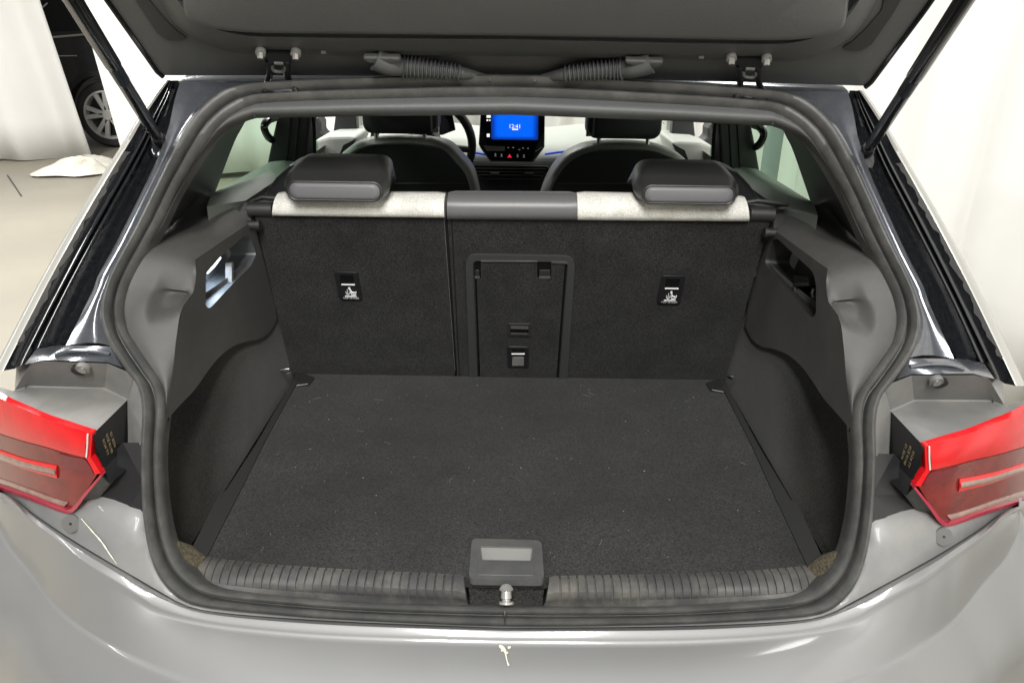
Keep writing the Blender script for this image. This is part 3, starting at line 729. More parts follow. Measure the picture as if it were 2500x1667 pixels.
# strips along the floor sides
so_ = [(723, 913), (631, 1074), (551, 1197), (532, 1212), (471, 1331)]; si_ = [(735, 915), (651, 1067), (585, 1200), (574, 1220), (503, 1360)]
A = [atZ(q, .7235) for q in so_]; Bq = [atZ(q, .7235) for q in si_]
mb = MB().grid([[p + Vector((0, 0, -.02)) for p in A], A, Bq, [p + Vector((.0, 0, -.02)) for p in Bq]]); both('floor_edge_strip', mb, strip_m, car, smooth=0)
cpn = [atZ(q, .7245) for q in ((735, 908), (768, 920), (755, 938), (722, 932))]
both('floor_corner_cap', MB().prism(cpn, (0, 0, -.01)), trimd, car, smooth=0, bevel=.001)
cl_ = [atZ(q, .727) for q in ((724, 941), (752, 937))]; both('corner_clip', MB().tube(cl_, .0014, 6), steel_d, car)

# ---- side walls: carpet below, moulded trim above
XW = -.53
creC = [(476, 634), (479, 660), (478, 684), (472, 714), (446, 748), (433, 806), (422, 902), (410, 990), (406, 1036)]
lipL = [(421, 1009), (448, 980), (478, 948), (508, 905), (536, 871), (570, 845), (605, 833), (635, 827), (660, 808), (676, 778)]
seatE = [(652, 660), (640, 610), (630, 577), (612, 542)]
C3 = [atX(q, XW) for q in creC]; Lp3 = [atX(q, XW) for q in px(lipL, 3)]; E3 = [atX(q, XW) for q in seatE]; 
E3 = [Vector((XW, p.y + .03, p.z)) for p in E3[:-1]] + [E3[-1]]
pocL = [(503, 668), (541, 624), (599, 574), (611, 582), (626, 620), (612, 650), (571, 690), (511, 754), (502, 746)]
pocR = [(1896, 581), (1985, 664), (1992, 694), (1992, 766), (1983, 777), (1969, 765), (1927, 713), (1871, 651), (1868, 636), (1884, 587)]
outw = C3 + Lp3 + E3
lipback = [p + Vector((-.016, 0, 0)) for p in Lp3]
poc = {}
for side, pq in ((-1, pocL), (1, pocR)):
    P3 = [atX(q, side * abs(XW)) for q in roundpoly(pq, 8, 3)]
    OW = outw if side < 0 else [mir(p) for p in outw]; LB = lipback if side < 0 else [mir(p) for p in lipback]; LP = Lp3 if side < 0 else [mir(p) for p in Lp3]
    mb = MB(); mb.holed(OW, [P3]); mb.grid([LP, LB])
    # shoulder facing the opening, from the seal to crease C
    nA = 64
    SI = [atF((372, 590), .014)] + [atF(q, .012) for q in INN[9:18]][::-1]        # from (393,545) down to (397,1105)
    SI = resample(crom(SI, 6), nA); CC = resample(crom([atX(q, XW) for q in creC], 4), nA)
    # top of the shoulder leans back to the ledge
    LA = [atX(q, -.63) for q in ((505, 478), (470, 512), (430, 552))] + [SI[0]]; LB2 = [atX(q, XW) for q in ((612, 542), (570, 571), (525, 602))] + [CC[0]]
    LA = resample(crom(LA, 5), 24); LB2 = resample(crom(LB2, 5), 24)
    R = [[a.lerp(a + Vector((-.075, .05, .025)), 1 - k / 27) for k, a in enumerate(LA)] + [p + Vector((-.012, .02, 0)) for p in SI[1:]]]
    for t in [k / 28 for k in range(29)]:
        row = [a.lerp(b, t) + Vector((0, 0, .010 * sin(pi * t))) for a, b in zip(LA, LB2)]
        for i, (a, b) in enumerate(zip(SI, CC)):
            if i == 0: continue
            p = a.lerp(b, t) + Vector((0, -.006 * sin(pi * t), 0))
            ci = (i - nA * .30) / (nA * .105); cj = (t - .70) / .27
            d = (abs(ci) ** 4 + abs(cj) ** 4) ** .25; k = max(0, min(1, (1.25 - d) / .75)); k = k * k * (3 - 2 * k)
            row.append(p + Vector((0, .030 * k, -.004 * k)))
        keep = 1 if 0 < t < 1 else 0
        for it in range(26 if keep else 10):
            nw = list(row)
            for i in range(14, 24 + 12): nw[i] = row[i] * .4 + (row[i - 1] + row[i + 1]) * .3
            row = nw
        R.append(row)
    sg = (lambda p: p) if side < 0 else mir
    mb.grid([[sg(p) for p in r] for r in R])
    back_ = [LA[0], atY((535, 479), 1.57), atY((570, 486), 1.57), atY((615, 496), 1.57), atX((630, 540), XW - .004), LB2[0]]
    mb.holed([sg(p) for p in back_])
    st = link('side_trim', mb, trimp, car, smooth=62, merge=.0004)
    # pocket
    dep = .05 * side; cx = sum((p for p in P3), Vector()) / len(P3)
    bk = [Vector((p.x + dep, cx.y + (p.y - cx.y) * .92, cx.z + (p.z - cx.z) * .92)) for p in P3]
    mb = MB().grid([P3 + [P3[0]], bk + [bk[0]]]); mb.holed(bk)
    pk = link('side_pocket', mb, pocket_m if side < 0 else trimd, st, smooth=30)
    poc[side] = (st, pk)
# boot lamp in the left pocket: bright lens, pale strip painting its light on the pocket edge
st, pk = poc[-1]
lm = [atX(q, XW - .012) for q in ((506, 664), (520, 645), (538, 627), (540, 630), (526, 650), (508, 668))]
link('lamp_lens', MB().prism(lm, (-.02, 0, 0)), led, st, smooth=0)
dv = [atX(q, XW - .004) for q in ((565, 642), (570, 640), (571, 688), (566, 690))]
link('lit_pocket_edge', MB().prism(dv, (-.012, 0, 0)), bracket_m, st, smooth=0)
pl_l = bpy.data.lights.new('boot_lamp', 'AREA'); pl_l.energy = .14; pl_l.size = .025; pl_l.color = (.70, .84, 1)
plo = bpy.data.objects.new('boot_lamp', pl_l); COL.objects.link(plo); plc = atX((524, 650), XW - .022); plo.location = plc
tgt = atX((520, 735), XW - .03); plo.rotation_euler = (tgt - plc).to_track_quat('-Z', 'Y').to_euler()
# bracket in the right pocket
st, pk = poc[1]
c0 = atX((1962, 715), .545)
mb = MB(); 
for a, b in (((1940, 694), (1944, 730)), ((1940, 696), (1976, 694))):
    mb.tube([atX(a, .54), atX(b, .545)], .004, 8)
mb.prism([atX(q, .55) for q in ((1936, 672), (1972, 676), (1976, 696), (1940, 698))], (.02, 0, 0))
link('pocket_hook', mb, trimd, st, smooth=30, bevel=.001)
link('pocket_bezel', MB().tube([atX((1986, 704), .537), atX((1983, 716), .537), atX((1986, 728), .537)], .003, 8), steel_d, st)
# pegs for the parcel shelf
pa = atX((592, 549), -.545); pb = pa + Vector((.036, 0, 0)); mb = MB(); mb.tube([pa, pa.lerp(pb, .15), pa.lerp(pb, .16), pa.lerp(pb, .8), pa.lerp(pb, .81), pb], [.0105, .0105, .0088, .0088, .0105, .0105], 16); both('shelf_peg', mb, trimd, car)
# carpet of the side wall
xc = XW - .010
cw = [atX(q, xc) for q in ((404, 1000), (420, 985), (540, 840), (640, 800), (690, 745))] + [Vector((xc, 1.70, .95)), Vector((xc, 1.70, .70)), Vector((xc, 1.30, .70)), Vector((xc, .985, .70))] + [Vector((xc - .004, .985, .80)), Vector((xc, 1.0, .90))]
nx = 26; R = []
for i in range(nx):
    row = []
    for k in range(14):
        z = .70 + .36 * k / 13; y0_ = Fz(z) + .050; y = y0_ + (1.70 - y0_) * i / (nx - 1)
        arch_ = .115 * exp(-(max(0, y - 1.06) / .17) ** 2) * (1 - exp(-((z - .70) / .06)))   # dished under the moulding
        row.append(Vector((xc + .008 * (1 - k / 13) - arch_ * .55, y, z)))
    R.append(row)
both('side_carpet', MB().grid(R), carpet_s, car, smooth=60)
# carpet returns from the wall to the seal at the front
sf = [atF(q, .022) for q in ((402, 1058), (400, 1080), (398, 1105), (400, 1160), (404, 1220), (410, 1265), (418, 1316))]
sf = resample(crom(sf, 5), 20); sw_ = [Vector((xc + .008, .985 + .0 * k, lerp(1.0, .705, k / 19))) for k in range(20)]
sw_ = [Vector((-.585, max(p.y + .05, .99), p.z)) for p in sf]
both('side_carpet_edge', MB().grid([sf, [a.lerp(b, .5) + Vector((.004, 0, 0)) for a, b in zip(sf, sw_)], sw_]), carpet_s, car, smooth=60)
# lashing eyes
ly = atX((698, 905), -.52); hk = [ly + Vector(v) for v in ((-.01, -.008, .006), (.008, -.006, .008), (.012, .004, .004), (.010, .008, -.006), (0, .006, -.010))]
a_ = link('lashing_eye', MB().tube(crom(hk, 4), .0028, 8), chrome, car)
ry = atX((1786, 922), .518); link('lashing_eye', MB().tube(crom([ry + Vector(v) for v in ((.008, -.008, .006), (-.006, -.006, .007), (-.008, .004, 0), (.004, .006, -.006))], 4), .0026, 8), steel_d, car)
both('wall_hole', MB().cyl(atX((655, 652), -.529), atX((655, 652), -.527), .006, 14), gloss_blk, car)

# ---- D pillar inner trim and header trim
inA = [(622, 251), (590, 262), (556, 285), (515, 334), (452, 440), (400, 545), (372, 590)]
inB = [(626, 289), (600, 297), (560, 314), (528, 342), (478, 410), (428, 500), (382, 590)]
a = resample(crom([atF(q, .010) for q in inA], 6), 40); b = resample(crom([atF(q, .035) for q in inB], 6), 40)
mb = MB().grid([[p.lerp(q, t) + Vector((0, -.014 * sin(pi * t), 0)) for p, q in zip(a, b)] for t in [k / 8 for k in range(9)]] + [[p + Vector((-.004, .03, 0)) for p in b]])
both('pillar_bead', mb, trimp, car, smooth=60)
wE = [(612, 284), (601, 295), (588, 318), (574, 344), (551, 402), (532, 452), (521, 480), (500, 498)]
b2 = resample([p + Vector((0, .006, 0)) for p in b], 30); we = resample(crom([atX(q, -.66) for q in wE], 5), 30)
rows_p = [[p.lerp(q, t) + Vector((-.012 * sin(pi * t), 0, 0)) for p, q in zip(b2, we)] for t in (0, .2, .5, .8, 1)]
both('pillar_trim', MB().grid(rows_p), trimd, car, smooth=60)
lo = [rows_p[k][-1] for k in range(5)]
# header roll
hA = [(618, 250), (668, 247), (900, 240), (1252, 235)]; hB = [(624, 289), (760, 287), (900, 284), (1252, 281)]
a = resample(crom([atF(q, .010) for q in hA], 6), 40); b = resample(crom([atF(q, .035) for q in hB], 6), 40)
a[-1].x = b[-1].x = 0
mb = MB().grid([[p.lerp(q, t) + Vector((0, -.014 * sin(pi * t), 0)) for p, q in zip(a, b)] for t in [k / 8 for k in range(9)]] + [[p + Vector((0, .05, .02)) for p in b], [Vector((p.x * 1.05, 2.0, 1.45)) for p in b], [Vector((p.x * 1.05, 2.75, 1.45)) for p in b]])
both('header_trim', mb, gate_m, car, smooth=60)
sm = [atF(q, -.006 + .02) for q in ((617, 256), (620, 270), (622, 288))]; both('trim_joint', MB().tube(sm, .0018, 6), trimd, car)

# ---- rear seat backs
def seat_pts(qs, off=0): return [atS(q, off) for q in qs]
def slab(name, qs, m, off, depth, parent, bev=.003, holes=()):
    pts = seat_pts(qs, off); hs_ = [seat_pts(h, off) for h in holes]; mb = MB(); mb.holed(pts, hs_)
    bk = [p + SN * depth for p in pts]; mb.grid([pts + [pts[0]], bk + [bk[0]]])
    for h in hs_: bk = [p + SN * depth for p in h]; mb.grid([h + [h[0]], bk + [bk[0]]])
    return link(name, mb, m, parent, smooth=30, bevel=bev)
sl_ = slab('rear_seat_back', roundpoly([(622, 527), (1083, 531), (1111, 918), (712, 918)], 8), carpet_b, 0, .10, car)
tth = (1093, 534), (1880, 540), (1770, 930), (1117, 925)
frO = roundpoly([(1136, 622), (1404, 628), (1382, 925), (1146, 925)], 26, 6)
sr = slab('rear_seat_back', roundpoly(tth, 8), carpet_b, 0, .10, car)
sl_['label'] = 'narrow left seat back in black carpet'; sr['label'] = 'wide right seat back with load-through hatch'
mb = MB().box(atS((1096, 730), -.06), (.05, .09, .48), Matrix.Rotation(SA, 3, 'X')); link('seat_gap_filler', mb, matt_blk, car, smooth=0)
seam = [atS(q, .0012) for q in ((1103, 536), (1112, 720), (1122, 915))]; link('carpet_seam', MB().tube(seam, .0012, 6), matt_blk, sr)
# load-through hatch
hO = roundpoly([(1136, 622), (1405, 627), (1384, 945), (1147, 945)], 28, 6); hI = roundpoly([(1154, 637), (1387, 640), (1364, 945), (1166, 945)], 14, 5)
hatch_f = slab('hatch_frame', hO, frame_m, .006, .010, sr, .0025, [hI])
dk = slab('hatch_gap', roundpoly([(1158, 640), (1384, 643), (1362, 940), (1168, 940)], 6), gloss_blk, .0012, .004, sr, 0)
pnl = roundpoly([(1174, 640), (1311, 640), (1311, 680), (1346, 681), (1346, 641), (1379, 642), (1356, 945), (1174, 945), (1164, 682), (1174, 682)], 3, 2)
pn = slab('hatch_panel', pnl, carpet_b, .004, .003, sr, .001)
slab('hatch_edge', [(1174, 636), (1312, 637), (1312, 641), (1174, 640)], trimp, .007, .003, sr, .0006)
slab('hatch_edge', [(1346, 638), (1384, 639), (1386, 645), (1346, 643)], trimp, .007, .003, sr, .0006)
for xa_, xb_ in ((1158, 1172), (1315, 1345)):
    slab('hinge_cup', roundpoly([(xa_, 638), (xb_, 638), (xb_, 682), (xa_, 682)], 4, 2), gloss_blk, .0030, .002, sr, 0)
    slab('hinge_catch', roundpoly([(xa_ + 2, 660), (xb_ - 2, 660), (xb_ - 2, 674), (xa_ + 2, 674)], 2, 2), trimd, .005, .003, sr, .0006)
    slab('hinge_lip', [(xa_ + 1, 676), (xb_ - 1, 676), (xb_ - 1, 681), (xa_ + 1, 681)], trimp, .0065, .003, sr, .0006)
lo_ = slab('hatch_latch', roundpoly([(1239, 790), (1296, 791), (1296, 822), (1240, 821)], 5, 3), trimd, .0075, .006, sr, .001, [roundpoly([(1245, 795), (1290, 796), (1290, 815), (1246, 814)], 2, 2)])
slab('latch_slider', [(1246, 795), (1290, 796), (1290, 804), (1246, 803)], trimp, .0065, .003, lo_, .0006)
slab('latch_well_back', [(1244, 794), (1291, 795), (1291, 817), (1245, 816)], gloss_blk, .0048, .001, lo_, 0)
def tether(q, parent, label=None):
    # q: the four corners of the plate (tl, tr, br, bl)
    def bl_(u, v):
        a = Vector(q[0]).lerp(Vector(q[1]), u); b = Vector(q[3]).lerp(Vector(q[2]), u); return tuple(a.lerp(b, v))
    P = slab('tether_plate', roundpoly(q, 8, 4), matt_blk, .005, .006, parent, .0015)
    slab('tether_slot', [bl_(.2, .10), bl_(.78, .10), bl_(.78, .42), bl_(.2, .42)], gloss_blk, .0056, .001, P, 0)
    mb = MB().tube([atS(bl_(.22, .45), .0075), atS(bl_(.79, .45), .0075)], .0017, 8); link('tether_bar', mb, bar_m, P)
    mb = MB()
    def line(pp, r=.0008): mb.tube([atS(bl_(*p), .0062) for p in pp], r, 6)
    line([(.27, .87), (.77, .87)], .0011)
    link('print_line', mb, white_p, P)
    mb = MB()
    def ln(pp, r=.0007): mb.tube([atS(bl_(*p), .0060) for p in pp], r, 6)
    ln([(.42, .62), (.42, .80)]); ln([(.34, .70), (.36, .79), (.42, .815), (.48, .79), (.50, .70)])      # anchor
    c = atS(bl_(.52, .57), .0054); mb.cyl(c, c - SN * .0012, .0026, 12)                                   # child in seat
    ln([(.53, .61), (.60, .72), (.72, .74)], .0018); ln([(.54, .72), (.58, .81), (.74, .81), (.78, .70)], .0012)
    link('print_icon', mb, white_p, P)
    o = atS(bl_(.52, .935), .0058); xa = (atS(bl_(.8, .935)) - atS(bl_(.2, .935))).normalized(); ya = (atS(bl_(.5, .9)) - atS(bl_(.5, 1.0))).normalized()
    link('lettering', text_mb('TOP TETHER', .0062, o, xa, ya), white_p, P, smooth=0)
    return P
tether([(815, 664), (873, 665), (885, 733), (829, 732)], sl_)
tether([(1616, 673), (1675, 674), (1660, 743), (1604, 742)], sr)
q4 = [(1238, 846), (1291, 847), (1291, 899), (1239, 898)]
P = slab('buckle_plate', roundpoly(q4, 6, 3), matt_blk, .006, .005, sr, .001)
slab('buckle_slot', [(1249, 852), (1281, 852), (1281, 862), (1250, 862)], gloss_blk, .0066, .001, P, 0)
link('buckle_bar', MB().tube([atS((1249, 864), .0085), atS((1281, 864), .0085)], .0016, 8), bar_m, P)
slab('buckle_tongue', roundpoly([(1251, 872), (1279, 872), (1279, 893), (1250, 893)], 2, 2), bracket_m, .0072, .002, P, .0004)
# top bolsters
def bolster(name, tl, tr, br, bl_, m, parent, bulge=.028, n=20):
    mb = MB(); A = [atS(lerp(Vector(bl_), Vector(br), k / n), .002) for k in range(n + 1)]; Bq = [atS(lerp(Vector(tl), Vector(tr), k / n), .0) for k in range(n + 1)]
    upv = Vector((0, -sin(SA), cos(SA)))
    R = []
    S_ = [(-.006, -.02), (0, .0), (.15, .008), (.4, .012), (.7, .009), (.90, .001), (.98, -.012), (.96, -.030), (.78, -.050), (.2, -.06)]
    for k in range(n + 1):
        h = (Bq[k] - A[k]); e = 1 - .10 * (1 if k in (0, n) else 0)
        R.append([A[k] + h * (t if 0 <= t <= 1 else t) - SN * (o * e) for t, o in S_])
    mb.loft(R, True, True)
    return link(name, mb, m, parent, smooth=60)
bolster('seat_top', (668, 491), (1084, 492), (1086, 532), (667, 527), fabric, sl_)
bolster('seat_top', (1410, 488), (1826, 499), (1828, 541), (1409, 538), fabric, sr)
bolster('seat_top_centre', (1092, 487), (1409, 489), (1410, 538), (1092, 536), vinyl, sr)
for a, b, p in (((608, 511), (667, 512), sl_), ((1829, 522), (1888, 524), sr)):
    link('seat_catch', MB().cyl(atS(a, -.01), atS(b, -.01), .0155, 18), trimd, p)
for pts in (((612, 493), (672, 496), (690, 485), (640, 482)), ((1812, 496), (1880, 506), (1925, 500), (1850, 490))):
    v = [atS(q, -.03) for q in pts]; link('belt_guide', MB().tube(v + [v[0]], .004, 6, False), trimd, car)

# ---- rear head restraints
def headrest(qf, qt, qb, parent, label):
    # qf: rear face corners (l, t, r, b) px; qt: top front edge (l, r, v)
    yb = 1.455
    P = MB(); l, t, r, b = qf; loops = []
    c0 = atY(((l + r) / 2, (t + b) / 2), yb); hw = (atY((r, t), yb).x - atY((l, t), yb).x) / 2; hz = (atY((l, t), yb).z - atY((l, b), yb).z) / 2
    yt = yb + .115; tl = atY((qt[0], qt[2]), yt); tr_ = atY((qt[1], qt[2]), yt); c1x = (tl.x + tr_.x) / 2; hw1 = (tr_.x - tl.x) / 2; ztop = tl.z
    secs = [(0, c0.x, hw * .90, c0.z, hz * .75, hz * .7), (.003, c0.x, hw * .965, c0.z, hz * .92, hz * .85), (.010, c0.x, hw, c0.z, hz, hz * .9)]
    for t_ in (.25, .5, .75, 1.0):
        zt = lerp(c0.z + hz, ztop, 1 - (1 - t_) ** 1.5); zb = c0.z - hz + .004 * t_
        secs.append((.010 + .105 * t_, lerp(c0.x, c1x, t_), lerp(hw * 1.12, hw1 * 1.10, t_) , (zt + zb) / 2, (zt - zb) / 2, (zt - zb) / 2 * .86))
    zt = ztop - .006; zb = c0.z - hz
    secs.append((.150, c1x, hw1 * 1.04, (zt + zb) / 2, (zt - zb) / 2 * .95, (zt - zb) / 2 * .5)); secs.append((.165, c1x, hw1 * .85, (zt + zb) / 2, (zt - zb) / 2 * .75, (zt - zb) / 2 * .5))
    fb = atY((qb[0], 480), yb + .09).x; fc = atY((qb[1], 480), yb + .09).x
    for dy, cx, h, cz, v, rd in secs:
        k = max(0, min(1, (dy - .008) / .06)); k = k * k * (3 - 2 * k); row = []
        for x, z in rrect(cx, cz, h, v, min(rd, h * .6), 8):
            u = (x - (cx - h)) / (2 * h); f = 1 - max(0, min(1, (z - (cz - v)) / (2 * v)))      # wider towards the base
            row.append(Vector((lerp(x, lerp(fb, fc, u), k * f ** 1.3 * .95), yb + dy, z)))
        loops.append(row)
    P.loft(loops)
    o = link('headrest', P, leather, parent, smooth=60); o['label'] = label
    face = [Vector((x, yb - .002, z)) for x, z in rrect(c0.x, c0.z, hw * .90, hz * .74, hz * .68, 6)]
    f2 = [Vector((x, yb + .004, z)) for x, z in rrect(c0.x, c0.z, hw * .95, hz * .88, hz * .8, 6)]; f0 = [Vector((x, yb - .004, z)) for x, z in rrect(c0.x, c0.z, hw * .8, hz * .5, hz * .48, 6)]
    m2 = MB(); m2.loft([f0, face, f2], True, False); link('headrest_panel', m2, leather_g, o, smooth=60)
    m3 = MB(); lp = [Vector((x, yb + .0015, z)) for x, z in rrect(c0.x, c0.z, hw * .955, hz * .90, hz * .8, 8)]; m3.tube(lp + [lp[0]], .0022, 6, False); link('piping', m3, leather, o)
    return o
headrest((697, 443, 936, 492), (742, 945, 374), (690, 962), sl_, 'left rear headrest')
headrest((1566, 453, 1800, 500), (1566, 1758, 388), (1530, 1806), sr, 'right rear headrest')

# ---- doors, rear side windows, pillars
wn = [atX(q, -.665) for q in ((612, 284), (601, 295), (574, 344), (551, 402), (532, 452), (521, 480))]
wpan = wn + [Vector((-.665, 2.62, 1.10)), Vector((-.665, 2.62, 1.46))]
both('side_window', MB().holed(wpan), tint_g, car, smooth=0)
# door top ledge (greenish grey), under the window
da = [atX((524, 470), -.655), atX((580, 438), -.655), atX((652, 399), -.655), atX((690, 380), -.655)]
db = [atX((505, 505), -.58), atX((600, 490), -.56), atX((690, 430), -.575), atX((720, 400), -.58)]
mb = MB().grid([[p + Vector((-.012, 0, -.03)) for p in da], da, [p.lerp(q, .5) + Vector((0, 0, .006)) for p, q in zip(da, db)], db, [Vector((-.585, p.y, .85)) for p in db]])
both('rear_door_trim', mb, door_g, car, smooth=60)
bol = [atY(q, 1.60) for q in ((622, 497), (640, 480), (672, 436), (705, 404), (742, 392), (760, 497))]
both('seat_side_bolster', MB().prism(bol, (0, .10, 0)), dash_d, car, smooth=0, bevel=.012)
# B pillar with belt
ba = [atX((677, 284), -.63), atX((668, 330), -.63), atX((652, 402), -.63)]; bb = [atX((768, 284), -.60), atX((768, 330), -.60), atX((764, 402), -.60)]
yB = 2.06
def pil(name, L_, R_, y, m, d=.08, n=1):
    A = [atY(q, y) for q in L_]; Bq = [atY(q, y) for q in R_]
    mb = MB().prism(A + Bq[::-1], (0, d, 0)); return both(name, mb, m, car, smooth=0, bevel=.006)
pil('centre_pillar', [(679, 265), (677, 285), (664, 340), (648, 420)], [(757, 265), (757, 285), (752, 340), (745, 420)], yB, dash_d)
for a, b in ((700, 706), (722, 726)):
    A = [atY(q, yB - .004) for q in ((a + 6, 265), (a, 340), (a - 6, 410), (b - 6, 410), (b, 340), (b + 6, 265))]; both('pillar_seal', MB().prism(A, (0, .01, 0)), seat_blk, car, smooth=0, bevel=.001)
bt = [atY(q, 2.03) for q in ((759, 270), (763, 320), (764, 390), (772, 390), (771, 320), (766, 270))]; both('seat_belt', MB().prism(bt, (0, .003, 0)), gloss_blk, car, smooth=0)
gh = [atX(q, -.64) for q in ((672, 288), (655, 294), (645, 308), (648, 322), (656, 336), (664, 342))]; both('grab_handle', MB().tube(crom(gh, 5), .010, 8), gloss_blk, car)
# front doors and mirrors seen through the cabin
fd = [atY(q, 2.75) for q in ((765, 345), (800, 334), (850, 333), (870, 336), (850, 395), (765, 400))]; both('front_door_trim', MB().prism(fd, (0, .3, 0)), dash_l, car, smooth=0, bevel=.01)
fdd = [atY(q, 2.74) for q in ((838, 355), (868, 340), (850, 378), (826, 384))]; both('door_pocket', MB().prism(fdd, (0, .02, 0)), seat_blk, car, smooth=0)
am = [atY(q, 2.95) for q in ((820, 270), (868, 270), (872, 318), (864, 334), (812, 333))]; both('front_pillar', MB().prism(am, (0, .05, 0)), dash_d, car, smooth=0, bevel=.006)
am = [atY(q, 3.05) for q in ((868, 265), (884, 265), (886, 330), (876, 345), (870, 330))]; both('windscreen_pillar', MB().prism(am, (0, .05, 0)), dash_l, car, smooth=0, bevel=.006)
mm = [atY(q, 3.15) for q in ((766, 288), (776, 286), (784, 300), (784, 320), (800, 335), (790, 345), (766, 345))]; both('wing_mirror', MB().prism(mm, (0, .1, 0)), dash_d, car, smooth=0, bevel=.008)

# ---- front seats
def front_seat(out, rim_w, head, posts, y):
    P = [atY(q, y) for q in px(out, 5)]; n = len(P); c = sum(P, Vector()) / n; cz = min(p.z for p in P)
    mb = MB(); sh_ = MB()
    low = [Vector((p.x, p.y, min(q.z for q in P) - .25)) for p in (P[0], P[-1])]
    full = [low[0]] + P + [low[1]]
    def inset(k, dy): return [Vector((c.x + (p.x - c.x) * k, p.y + dy, cz + (p.z - cz) * (1 - (1 - k) * .8) if p.z > cz else p.z)) for p in full]
    mb.grid([inset(.88, .004), inset(.93, -.006), inset(.975, -.002), inset(1.0, .02), inset(1.0, .10), inset(.9, .14)])
    o = link('front_seat', mb, seat_rim, car, smooth=60)
    sh_.poly(inset(.90, .0)); link('seat_shell', sh_, seat_blk, o, smooth=0)
    hl, ht, hr, hb = head
    cx = (atY((hl, hb), y).x + atY((hr, hb), y).x) / 2; hw = (atY((hr, hb), y).x - atY((hl, hb), y).x) / 2; zb = atY(((hl + hr) / 2, hb), y).z; zt = zb + .17
    hm = MB(); hm.loft([[Vector((x, y + dy, z)) for x, z in rrect(cx, (zt + zb) / 2, hw * k, (zt - zb) / 2 * k2, .03, 4)] for dy, k, k2 in ((-.012, .94, .94), (-.004, 1, 1), (.06, 1.02, 1), (.10, .95, .95))])
    link('headrest', hm, seat_blk, o, smooth=50)
    sd = MB(); xr = cx + hw if cx < 0 else cx - hw; s = 1 if cx < 0 else -1
    sd.prism([Vector((xr - s * .022, y - .014, zb + .008)), Vector((xr + s * .002, y - .006, zb + .006)), Vector((xr + s * .002, y - .006, zt)), Vector((xr - s * .022, y - .014, zt))], (0, .012, 0)); link('headrest_side', sd, seat_rim, o, smooth=0)
    for q in posts:
        a = atY(q, y + .03); pp = MB().cyl(a - Vector((0, 0, .02)), a + Vector((0, 0, .05)), .007, 12); link('headrest_post', pp, chrome, o)
        cp_ = MB().cyl(a + Vector((0, -.01, -.024)), a + Vector((0, -.01, -.012)), .022, 14); link('post_collar', cp_, seat_blk, o)
    sl2 = [atY(((out[0][0] + out[-1][0]) / 2 - 150 + k * 30, 448), y - .003) for k in range(11)]; link('shell_seam', MB().tube(sl2, .0015, 5), trimp, o)
    return o
fs1 = front_seat([(800, 500), (806, 430), (826, 385), (850, 362), (880, 348), (920, 341), (978, 339), (1032, 342), (1091, 353), (1125, 384), (1155, 423), (1171, 488), (1176, 520)], 12, (888, 283, 1070, 327), ((919, 335), (1036, 335)), 2.44)
fs2 = front_seat([(1313, 530), (1320, 486), (1342, 430), (1374, 388), (1412, 365), (1451, 355), (1520, 352), (1596, 357), (1642, 372), (1675, 390), (1700, 430), (1712, 500)], 12, (1432, 285, 1612, 339), ((1462, 348), (1581, 348)), 2.44)
fs1['label'] = 'left front seat back behind the steering wheel'; fs2['label'] = 'right front seat back'

# ---- dashboard
def dash(x): return 3.08
mb = MB(); prof_d = [(3.02, .95), (2.98, 1.0), (2.99, 1.035), (3.05, 1.06), (3.2, 1.075), (3.5, 1.06), (3.75, 1.03)]
zd = atY((1330, 372), 2.99).z
R = []
for x_ in [-.70 + 1.4 * k / 24 for k in range(25)]:
    bump_ = .022 * (exp(-((abs(x_) - .36) / .16) ** 2))
    R.append([Vector((x_, y, z - 1.035 + zd + (bump_ if y > 3.0 else 0))) for y, z in prof_d])
dsh = link('dashboard', MB().grid(R), dash_l, car, smooth=60)
lowd = [atY(q, 2.97) for q in ((1120, 396), (1370, 400), (1380, 470), (1380, 560), (1120, 560), (1120, 470))]
link('dash_lower', MB().prism(lowd, (0, .2, 0)), dash_d, dsh, smooth=0, bevel=.01)
vt = [(1152, 404), (1336, 406), (1343, 414), (1318, 438), (1178, 437), (1160, 426)]
link('air_vent', MB().prism([atY(q, 2.955) for q in vt], (0, .02, 0)), gloss_blk, dsh, smooth=0, bevel=.003)
v3 = [atY(q, 2.952) for q in vt]; link('vent_trim', MB().tube(v3 + [v3[0]], .0016, 6, False), steel_d, dsh)
for u_ in (1208, 1292): link('vent_tab', MB().prism([atY(q, 2.95) for q in ((u_ - 11, 421), (u_ + 11, 421.5), (u_ + 10, 424.5), (u_ - 11, 424))], (0, .01, 0)), bracket_m, dsh, smooth=0)
for k in range(3): link('vent_slat', MB().tube([atY((1160 + k * 3, 411 + 8 * k), 2.953), atY((1334 - k * 4, 413 + 8 * k), 2.953)], .0009, 5), trimp, dsh)
for a, b in (((1147, 372), (1185, 378)), ((1330, 377), (1385, 370))):
    link('ambient_light', MB().tube([atY(a, 2.975), atY(((a[0] + b[0]) / 2, (a[1] + b[1]) / 2 + (-.5)), 2.972), atY(b, 2.975)], .0042, 8), blue_l, dsh)
